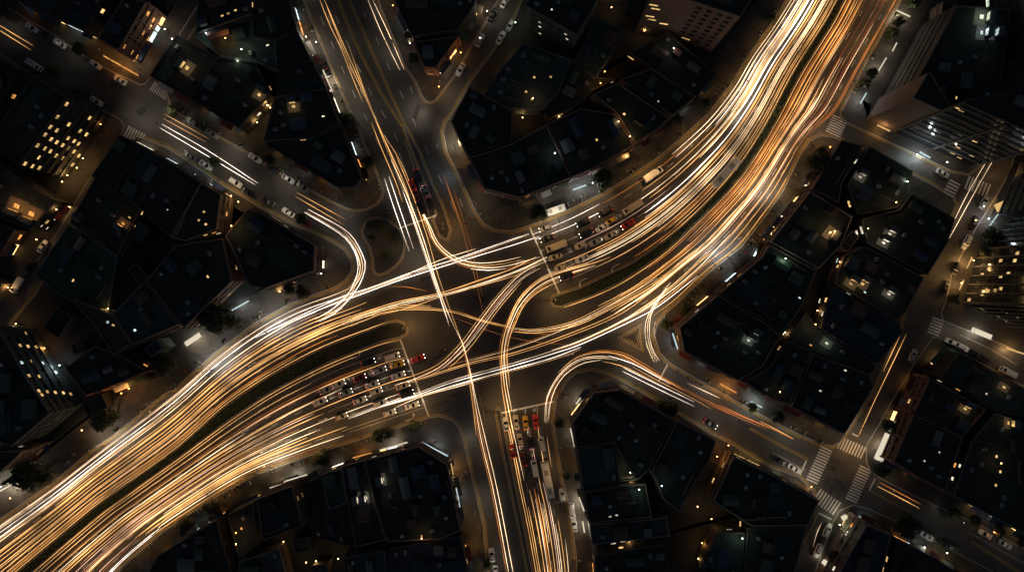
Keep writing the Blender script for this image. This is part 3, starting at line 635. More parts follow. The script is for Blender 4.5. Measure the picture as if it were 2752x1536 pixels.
L('w', [(2313,475),(2393,628),(2376,652),(2390,790)], 1.8, 1.2); L('y', [(2231,625),(2236,618),(2283,548),(2341,570),(2288,761),(2319,762)], 2.0, 1.6); L('w', [(2325,605),(2332,612),(2318,618)], 2.4, 2.0)
L('o', [(2288,745),(2320,761),(2374,790),(2180,927)], 1.4, .8); L('c', [(2326,785),(2281,788),(2250,700),(2150,800)], 1.4, .8)
L('g', [(2223,922),(2105,690),(2012,914),(2026,903)], 1.8, 1.4); L('w', [(2213,843),(2203,808),(2108,895),(2111,900),(2180,870),(2273,995),(2206,1050)], 1.4, 1.0)
L('y', [(2260,700),(2265,705),(2256,715),(2262,722)], .9, 2.0)
L('y', [(2595,1098),(2722,1113),(2718,1124),(2712,1136),(2700,1040),(2710,1045)], 1.8, 1.2)
L('w', [(2588,1254),(2560,1285),(2648,1083),(2653,1058),(2486,1238),(2526,1215),(2465,1092)], 1.0, 1.2); L('y', [(2680,1226),(2690,1267),(2678,1303)], 1.5, 1.4); L('y', [(2384,1501),(2373,1528),(2410,1500)], 1.6, 1.0)
L('y', [(2594,735),(2640,738),(2655,782),(2675,780),(2690,775),(2640,790),(2605,805),(2690,700),(2728,700),(2735,680),(2690,742),(2710,735),(2660,720)], 1.0, 1.6)
L('y', [(2640,830),(2660,838),(2680,848),(2700,860),(2720,880),(2690,870),(2730,850),(2740,890),(2700,838)], 2.0, .6)
L('w', [(1640,1388),(1657,1384),(1674,1454),(1648,1460),(1690,1449),(1780,1443),(2020,1400),(1968,1385),(1960,1422)], 1.5, .9)
L('y', [(1867,1328),(1860,1340),(1853,1346),(1852,1355),(1917,1290),(1943,1248),(1896,1268),(1903,1330),(1960,1432),(1987,1402)], 1.6, 1.4)
L('y', [(811,1330),(801,1336),(765,1443),(776,1440),(818,1486),(828,1498),(836,1484),(845,1500),(915,1470),(917,1490)], 1.4, 1.6); L('o', [(1133,1440),(1122,1444),(648,1420)], 1.2, 1.0); L('w', [(965,1340),(985,1337),(1030,1288),(1108,1440)], 1.8, .5)
L('y', [(620,790),(575,815),(680,770),(90,600)], 1.2, 1.0)

for x, y, k, w, h in LIT:
    t = hit(x, y)
    if t[1] is not None: BB[t[1]]['lit'].append((t, k, w, h))

RL = {}
def roof_fill(k, power):  # bare light without a fixture, added to brighten a roof pad
    key = (k, round(power, -1))
    if key not in RL:
        d = bpy.data.lights.new('roof_fill', 'POINT'); d.energy = max(20, key[1]); d.color = WINC[k]; d.shadow_soft_size = .15; RL[key] = d
    return RL[key]
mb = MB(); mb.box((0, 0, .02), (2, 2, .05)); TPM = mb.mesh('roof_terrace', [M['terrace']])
RRM = {}
for k in WALLS:
    mb = MB(); mb.box((0, 0, .48), (1, 1, .96), 0); mb.box((0, 0, .98), (1.1, 1.12, .05), 1); RRM[k] = mb.mesh('roof_room', [M['wall_' + k], M['shed_grey']])
SHM = {}
for k in SHEDC:
    mb = MB(); mb.box((0, 0, .4), (1, 1, .8), 0)
    a = [mb.vert(v) for v in ((-.53, -.54, .79), (.53, -.54, .79), (.53, 0, 1), (-.53, 0, 1), (.53, .54, .79), (-.53, .54, .79))]
    mb.face((a[0], a[1], a[2], a[3]), 1); mb.face((a[3], a[2], a[4], a[5]), 1); mb.face((a[0], a[3], a[5]), 0); mb.face((a[1], a[4], a[2]), 0)
    SHM[k] = mb.mesh('roof_shed', [M['wall_dark'], M['shed_' + k]])
PTM = {}
for k in ROOFS:
    mb = MB(); mb.box((0, 0, .012), (1, 1, .03)); PTM[k] = mb.mesh('roof_deck', [M['roof_' + k]])
mb = MB(); mb.box((0, 0, .5), (1, 1, 1)); LWM = {k: mb.mesh('low_wall', [M['parapet_' + k]]) for k in WALLS}
AWM = {}
for k in AWN:
    mb = MB(); a = [mb.vert(v) for v in ((-.5, 0, .35), (.5, 0, .35), (.5, -1, 0), (-.5, -1, 0), (-.5, -1, -.12), (.5, -1, -.12), (-.5, 0, .25), (.5, 0, .25))]
    mb.face((a[0], a[3], a[2], a[1])); mb.face((a[3], a[4], a[5], a[2])); mb.face((a[4], a[6], a[7], a[5])); mb.face((a[0], a[6], a[4], a[3])); mb.face((a[1], a[2], a[5], a[7]))
    AWM[k] = mb.mesh('awning', [M['awning_' + k]])
SFM = {}
for k in SHOPC:
    mb = MB(); mb.box((0, 0, 0), (1, .1, 1), 0); mb.poly([(-.48, -.051, -.46), (.48, -.051, -.46), (.48, -.051, .4), (-.48, -.051, .4)], 1)
    for x in (-.16, .16): mb.box((x, -.06, 0), (.015, .05, .9), 0)
    SFM[k] = mb.mesh('shop_front', [M['frame'], M['shop_' + k]])
def clutter(b, bi, root, loc, cen, zr, used):
    """sheds, decks and party walls on the roof, awnings over the pavement"""
    rnd = random.Random(bi * 7 + 1); poly = b['poly']; n = len(poly); ar = abs(area(poly))
    e = max(((poly[(i + 1) % n] - poly[i]) for i in range(n)), key=lambda v: v.length); an = math.atan2(e.y, e.x)
    ex = Vector((math.cos(an), math.sin(an))); ey = Vector((-ex.y, ex.x)); ins = offset(poly, -.5)
    xs = [p.x for p in poly]; ys = [p.y for p in poly]; boxes = []
    want = min(9, int(ar / 60)); tries = 0
    while want > 0 and tries < 60:
        tries += 1
        c = Vector((rnd.uniform(min(xs), max(xs)), rnd.uniform(min(ys), max(ys))))
        kind = rnd.choice('sssddw'); w, d = (rnd.uniform(2.2, 6.5), rnd.uniform(1.8, 4.2)) if kind != 'w' else (rnd.uniform(5, 12), .22)
        if kind == 'd': w, d = w * 1.5, d * 1.6
        q = [c + ex * w / 2 * sx + ey * d / 2 * sy for sx, sy in ((-1, -1), (1, -1), (1, 1), (-1, 1))]
        if not all(inside(v, poly) and inside(v, ins) for v in q): continue
        r = .5 * math.hypot(w, d)
        if any(clash(offset(ccw(q), .1), z) for z in boxes) or any(u[0] == -1 and (u[1] - c).length < min(r, max(w, d) * .5) + u[3] + .8 for u in used): continue
        boxes.append(q); want -= 1; c2 = c - cen
        if kind == 's': o = link('roof_shed', SHM[rnd.choice(list(SHEDC))], root, (c2.x, c2.y, zr), an); o.scale = (w, d, rnd.uniform(1.8, 2.8)); used.append((-1, c, 0, r * .8))
        elif kind == 'd': o = link('roof_deck', PTM[rnd.choice(list(ROOFS))], root, (c2.x, c2.y, zr), an); o.scale = (w, d, 1)
        else: o = link('low_wall', LWM[b['wall']], root, (c2.x, c2.y, zr), an + rnd.choice((0, 0))); o.scale = (w, d, .7)
    if b.get('annex') or b['h'] > 16: return
    kp = BPOLY[b['blk']]
    for i in range(n):
        a, c = poly[i], poly[(i + 1) % n]; dv = c - a; t = dv.normalized(); nn = Vector((t.y, -t.x)); s = .6
        if dv.length < 4: continue
        if inside((a + c) / 2 + nn * 10.5, kp) or not inside((a + c) / 2 + nn * 1.6, kp): continue
        while s < dv.length - 2.5:
            w = min(rnd.uniform(2.6, 6.5), dv.length - s - .3)
            if rnd.random() < .62:
                m_ = a + t * (s + w / 2) - cen + nn * .02; o = link('awning', AWM[rnd.choice(list(AWN))], root, (m_.x, m_.y, 2.75), math.atan2(t.y, t.x)); o.scale = (w - .25, rnd.uniform(1.0, 2.0), 1)
            if rnd.random() < .55:
                m_ = a + t * (s + w / 2) - cen + nn * .06; o = link('shop_front', SFM[rnd.choice('wyyyooc')], root, (m_.x, m_.y, 1.35), math.atan2(t.y, t.x)); o.scale = (w - .5, 1, 2.4)
            s += w + rnd.choice((0, 0, .8, 2.5))
def build(b, bi):
    poly, h = b['poly'], b['h']; n = len(poly)
    cen = sum(poly, Vector((0, 0))) / n
    root = empty('annex' if b.get('annex') else 'building', (cen.x, cen.y, .13)); tag(root, b['label'], 'annex' if b.get('annex') else 'building', 'low annexes inside the blocks' if b.get('annex') else None)
    loc = [p - cen for p in poly]; z0, z1 = 0.0, h - .13
    mb = MB(); mb.walls(loc, z0, z1 - .5)
    grid = any(w in b['label'] for w in ('floor grid', 'striped tower', 'ribbed'))
    mb.obj('wall', M['glass'] if grid and 'striped' not in b['label'] else M['wall_' + b['wall']], root)
    gb = MB(); o = offset(loc, .35 if not grid else .25)
    if ('ribbed' not in b['label']) and (h > 15 or b['wall'] in ('pink', 'brick', 'beige', 'brown')) and 'blank' not in b['label']:
        z = 4.0
        while z < z1 - 2:
            for i in range(n):
                a, c, d, e = loc[i], loc[(i + 1) % n], o[(i + 1) % n], o[i]
                t = .4 if not grid else .7
                gb.poly([(*e, z), (*d, z), (*d, z + t), (*e, z + t)]); gb.poly([(*e, z + t), (*d, z + t), (*c, z + t), (*a, z + t)]); gb.poly([(*a, z), (*c, z), (*d, z), (*e, z)])
            z += 3.2 if not grid else 3.6
    if grid or b['wall'] in ('brick', 'pink') and 'blank' not in b['label']:
        sp = 10.0 if 'floor grid' in b['label'] else 2.6 if 'ribbed' in b['label'] else 5.4 if not grid else 14
        for i in range(n):
            a, c = loc[i], loc[(i + 1) % n]; d = c - a; m_ = max(1, int(d.length / sp))
            for k in range(m_ + 1):
                q = a + d * (k / m_); nn = Vector((d.y, -d.x)).normalized(); q = q + nn * .2
                gb.box((q.x, q.y, z1 / 2), (.45, .44, z1 - 1.2), rz=math.atan2(d.y, d.x))
    if gb.f: gb.obj('facade_grid', M['parapet_' + b['wall']], root)
    inn = offset(loc, -.28); rb = MB(); rb.poly([(*p, z1 - .55) for p in inn])
    # felt seams and strips on the roof
    rnd = random.Random(bi)
    rb.obj('roof', M['roof_' + b['roof']], root)
    out = offset(loc, .06); pb = MB()
    A = [pb.vert((*p, z1 - .5)) for p in out]; B = [pb.vert((*p, z1)) for p in out]; Cc = [pb.vert((*p, z1)) for p in inn]; D = [pb.vert((*p, z1 - .6)) for p in inn]
    E = [pb.vert((*p, z1 - .5)) for p in loc]
    for i in range(n):
        j = (i + 1) % n
        pb.face((A[i], A[j], B[j], B[i])); pb.face((B[i], B[j], Cc[j], Cc[i])); pb.face((Cc[i], Cc[j], D[j], D[i])); pb.face((E[i], E[j], A[j], A[i]))
    pb.obj('parapet', M['parapet_' + b['wall']], root)
    # lit windows and rooflights
    used = []
    for (t, k, w, hh) in b['lit']:
        if t[0] == 'wall':
            a, c = poly[t[2]], poly[(t[2] + 1) % n]; d = (c - a).normalized()
            s = min(max(t[3], .9), (c - a).length - .9); z = min(max(t[4], 2.0), h - 1.7) - .13
            if any(e == t[2] and abs(s - s2) < (w + w2) / 2 + .25 and abs(z - z2) < 1.95 for e, s2, z2, w2 in used): continue
            used.append((t[2], s, z, w)); p = a + d * s - cen
            o = link('window', WM[k], root, (p.x, p.y, z), math.atan2(d.y, d.x)); o.scale = (w / 1.4, 1, min(hh, 1.6) / 1.6)
        else:
            p = Vector((t[2], t[3]))
            if any(e == -1 and (p - q).length < max(w, w2) * .95 + .15 for e, q, _, w2 in used): continue
            ins = offset(poly, -max(w, hh) * .6 - .35)
            if not inside(p, poly) or not inside(p, ins): continue
            used.append((-1, p, 0, max(w, hh))); e = max(((poly[(i + 1) % n] - poly[i]) for i in range(n)), key=lambda v: v.length)
            q = p - cen; s_ = max(w, hh); an = math.atan2(e.y, e.x)
            ey = Vector((-math.sin(an), math.cos(an)))
            if ey.dot(p) < 0: ey = -ey; an += math.pi          # room stands on the far side, its window looks to the middle
            ex = Vector((math.cos(an), math.sin(an)))
            sk = link('skylight', SM[k], root, (q.x, q.y, z1 - .52), an); sk.scale = (w * .62, hh * .55, 1)
            if s_ < 1.7: continue
            pad = link('roof_terrace', TPM, root, (q.x, q.y, z1 - .548), an); pad.scale = (w * .8 + .5, hh * .7 + .4, 1)  # pale pad shaped as the lit patch around the skylight
            c2 = q + ey * (hh * .5 + .9)
            if inside(c2 + cen, offset(poly, -.9)):
                rm = link('roof_room', RRM[b['wall']], root, (c2.x, c2.y, z1 - .55), an); rm.scale = (w + .8, 1.5, 2.3)
                wd = link('window', WM[k], rm, (0, -.5, .55)); wd.scale = (w / 1.4 / (w + .8), 1 / 1.5, .62 / 2.3 * 1.5)
            link('glow', roof_fill(k, 18 * s_ * s_), root, (q.x, q.y, z1 + 1.2 + .25 * s_))  # added light over the pad
    # dark windows on walls one can see from above
    if b.get('annex'): return root
    cnt = 0
    for e in range(n):
        a, c = poly[e], poly[(e + 1) % n]; d = c - a; ln = d.length
        if ln < 3.2: continue
        t = d.normalized(); nn = Vector((t.y, -t.x)); mid = (a + c) / 2
        if nn.dot(-mid) < 6: continue
        cover = 0
        for q in (.25, .5, .75):
            pt = a + d * q + nn * 1.2
            for b2 in BB:
                if b2 is not b and inside(pt, b2['poly']): cover = max(cover, b2['h'])
        if cover >= h - 2.5: continue
        if grid and 'ribbed' not in b['label']: continue
        blank = ('blank' in b['label'] and ln < 13) or ('bare' in b['label'] and nn.dot(-mid) < mid.length * .8)
        if blank: continue
        dense = b['wall'] in ('pink', 'brick', 'beige') or h > 15
        pitch = 3.0 if dense else 4.4
        bays = int((ln - 1.0) / pitch); z = max(cover, 3.4) + 1.4
        while z < h - 1.6 and bays > 0:
            for k in range(bays):
                s = ln / 2 + (k - (bays - 1) / 2) * pitch
                if any(u[0] == e and abs(u[1] - s) < (u[3] + 1.8) / 2 + .1 and abs(u[2] + .13 - z) < 1.95 for u in used): continue
                if cnt >= 60: break
                p = a + t * s - cen; cnt += 1
                link('window', WM[rnd.choice('yyow')] if h <= 16 and rnd.random() < .13 else WM['dark'], root, (p.x, p.y, z - .13), math.atan2(t.y, t.x))
            z += 3.2
    # roof plant: stair house, air conditioners, water tank
    clutter(b, bi, root, loc, cen, z1 - .55, used)
    def free(r):
        for _ in range(12):
            q = Vector((rnd.uniform(min(p.x for p in poly), max(p.x for p in poly)), rnd.uniform(min(p.y for p in poly), max(p.y for p in poly))))
            if inside(q, offset(poly, -r - .6)) and inside(q, poly) and not any(u[0] == -1 and (u[1] - q).length < r + u[3] + .5 for u in used):
                used.append((-1, q, 0, r)); return q
    e = max(((poly[(i + 1) % n] - poly[i]) for i in range(n)), key=lambda v: v.length); ang = math.atan2(e.y, e.x)
    zr = z1 - .55
    if abs(area(poly)) > 120:
        q = free(2.6)
        if q:
            q2 = q - cen; mb = MB(); mb.box((0, 0, 1.2), (3.4, 2.6, 2.4), 0); mb.box((0, 0, 2.47), (3.7, 2.9, .14), 1); mb.box((1.0, -1.33, 1.0), (.9, .05, 2.0), 2)
            link('stair_house', mb.mesh('stair_house', [M['wall_' + b['wall']], M['roof_' + b['roof']], M['metal']]), root, (q2.x, q2.y, zr), ang)
    for _ in range(int(abs(area(poly)) / 90)):
        q = free(.9)
        if not q: continue
        q2 = q - cen
        if rnd.random() < .75: link('air_conditioner', ACM, root, (q2.x, q2.y, zr), ang + rnd.choice((0, R(90))))
        else: link('water_tank', TKM, root, (q2.x, q2.y, zr), ang)
    return root
mb = MB(); mb.box((0, 0, .5), (1.3, .9, .8), 0, bev=.04); mb.box((-.45, 0, .05), (.1, .8, .1), 1); mb.box((.45, 0, .05), (.1, .8, .1), 1)
mb.tube([(0, 0, .9), (0, 0, .94)], .33, 12, 1)
ACM = mb.mesh('air_conditioner', [M['metal'], M['steel']])
mb = MB(); mb.tube([(0, 0, .4), (0, 0, 1.7)], .6, 14, 0); mb.tube([(0, 0, 1.7), (0, 0, 1.9)], [.6, .15], 14, 0)
for sx in (-.35, .35):
    for sy in (-.35, .35): mb.tube([(sx, sy, 0), (sx, sy, .4)], .05, 5, 1)
TKM = mb.mesh('water_tank', [M['tank'], M['steel']])
ROOTS = [build(b, i) for i, b in enumerate(BB)]
# ------------------------------------------------------------------ light trails: slim glowing tubes at headlamp height over the road
TRAILS = []          # (place, colour, width, points)
def add(place, col, w, pts, smooth=True): TRAILS.append((place, col, w, [Vector(p) for p in pts], smooth))
_ = 0
LT = {  # rows hugging a median are glowing stand-ins for its gold kerb line
 'NN': [(0.985,.0,1,'gold',.12),(.10,.42,1,'cream',.2),(.16,.42,1,'cream',.26),(.22,.55,1,'white',.28),(.27,.3,1,'gold',.14),(.31,.60,1,'cream',.42),(.34,.25,1,'cream',.2),(.38,.2,1,'gold',.2),(.41,.46,1,'cream',.5),(.45,.6,1,'white',.45),(.515,.27,1,'white',.55),(.57,.4,1,'gold',.26),(.61,.2,1,'gold',.28),(.65,.12,1,'gold',.2),(.69,.08,1,'cream',.22),(.72,.08,1,'cream',.16),(.76,.04,.95,'gold',.18),(.79,.0,1,'cream',.18),(.83,.1,1,'gold',.14),(.87,.1,1,'gold',.13),(.93,.3,1,'gold',.1),(.13,.0,.19,'white',.15),(.19,.0,.2,'white',.15),(.36,.55,1,'gold',.26),(.24,.7,1,'pink',.3),(.28,.75,1,'gold',.24),(.585,.0,.5,'cream',.2),(.63,.02,.4,'gold',.16)],
 'NS': [(0.015,.0,1,'gold',.12),(.05,.2,1,'orange',.13),(.10,.35,1,'orange',.28),(.14,.3,1,'gold',.18),(.185,.3,1,'orange',.42),(.22,.05,1,'gold',.24),(.25,.1,1,'orange',.2),(.29,.45,1,'orange',.45),(.33,.05,1,'gold',.24),(.37,.4,1,'amber',.22),(.42,.05,.75,'gold',.22),(.46,.1,.7,'cream',.2),(.5,.05,.75,'cream',.22),(.53,.1,.8,'gold',.24),(.57,.25,.8,'pink',.16),(.61,.3,1,'amber',.1),(.66,.05,.62,'gold',.18),(.70,.3,.65,'pink',.16),(.74,.5,1,'amber',.12),(.8,.1,.56,'gold',.14),(.86,.6,1,'amber',.3),(.885,.65,1,'amber',.26),(.925,.62,1,'orange',.12),(.945,.08,.5,'gold',.1),(.68,.55,1,'red',.14),(.12,.5,1,'amber',.12),(.48,.7,1,'red',.14)],
 'WN': [(0.985,.0,1,'gold',.12),(.10,.25,1,'pink',.18),(.145,.0,1,'cream',.18),(.205,.0,1,'white',.18),(.25,.55,1,'white',.34),(.29,.5,1,'gold',.26),(.35,.1,1,'cream',.26),(.42,.05,.8,'gold',.2),(.46,.2,1,'gold',.36),(.5,.0,1,'gold',.22),(.58,.02,1,'gold',.24),(.62,.3,1,'gold',.18),(.66,.0,.6,'gold',.18),(.7,.1,1,'gold',.22),(.75,.05,1,'gold',.16),(.8,.0,1,'gold',.26),(.85,.4,1,'gold',.18),(.9,.1,1,'orange',.13),(.95,.2,1,'gold',.1),(.12,.8,1,'cream',.14),(.165,.82,1,'cream',.14)],
 'WS': [(0.015,.0,1,'gold',.12),(.06,.1,1,'gold',.1),(.14,.05,1,'gold',.13),(.2,.1,.95,'amber',.12),(.255,.0,1,'gold',.18),(.3,.4,1,'cream',.28),(.34,.0,1,'gold',.16),(.38,.3,1,'gold',.36),(.42,.35,1,'gold',.26),(.46,.0,.9,'gold',.18),(.5,.25,.8,'pink',.3),(.53,.7,1,'pink',.22),(.56,.0,.85,'gold',.2),(.6,.3,1,'orange',.14),(.64,.05,1,'cream',.18),(.68,.35,1,'gold',.26),(.72,.0,.7,'cream',.26),(.75,.3,.75,'gold',.42),(.78,.35,.8,'gold',.36),(.82,.2,.72,'gold',.34),(.85,.3,.78,'gold',.3),(.88,.22,.75,'cream',.36),(.9,.75,1,'white',.2),(.95,.78,1,'white',.2),(.965,.5,.78,'gold',.14),(.8,.8,1,'pink',.2),(.84,.8,1,'amber',.16)],
 'SR': [(.06,.0,1,'gold',.2),(.14,.1,1,'gold',.16),(.2,.3,1,'gold',.28),(.27,.32,1,'gold',.34),(.33,.35,1,'cream',.22),(.39,.3,1,'orange',.34),(.45,.36,1,'gold',.36),(.51,.32,1,'gold',.26),(.56,.4,1,'pink',.26),(.62,.5,1,'cream',.2),(.69,.62,1,'cream',.18),(.74,.6,1,'gold',.18),(.79,.7,1,'cream',.14),(.83,.0,.1,'cream',.14),(.91,.0,.1,'cream',.14)],
}
PLACE = {'NN': "on the boulevard's upper north-east lanes", 'NS': "on the boulevard's lower north-east lanes", 'WN': "on the boulevard's upper west lanes", 'WS': "on the boulevard's lower west lanes", 'SR': 'on the down-going lanes of south avenue'}
rt = random.Random(3)
NLANE = {'NN': 6, 'NS': 5, 'WN': 5, 'WS': 7, 'SR': 4}
def bunch(k, v):
    """traffic keeps to its lanes: draw the streaks together round the middle of each lane"""
    n = NLANE[k]; return v + .62 * math.sin(2 * math.pi * n * v) / (2 * math.pi * n)
for k, rows in LT.items():
    for v, u0, u1, c, w in rows:
        if k == 'WS' and u0 < .2 and v > .1: u0 = .17 + rt.random() * .1 if rt.random() < .7 else u0
        if k == 'NN' and u0 < .25 and v > .2: u0 = .2 + rt.random() * .1 if rt.random() < .5 else u0
        if k == 'SR' and u0 < .4 and .15 < v < .8: u0 = .3 + rt.random() * .22
        dv = rt.uniform(-.008, .008)
        v = bunch(k, v)
        add(k, c, w, LN[k].line(v + dv, v - dv, u0, u1, 26))
    for _ in range(11 if k != 'SR' else 5):
        v = rt.uniform(.1, .95); a = rt.uniform(0, .7); b = min(1, a + rt.uniform(.1, .4)); dv = rt.uniform(-.012, .012)
        add(k, rt.choice(['gold', 'gold', 'cream', 'pink', 'amber', 'orange']), rt.uniform(.05, .09), LN[k].line(v - dv, v + dv, a, b, 16))
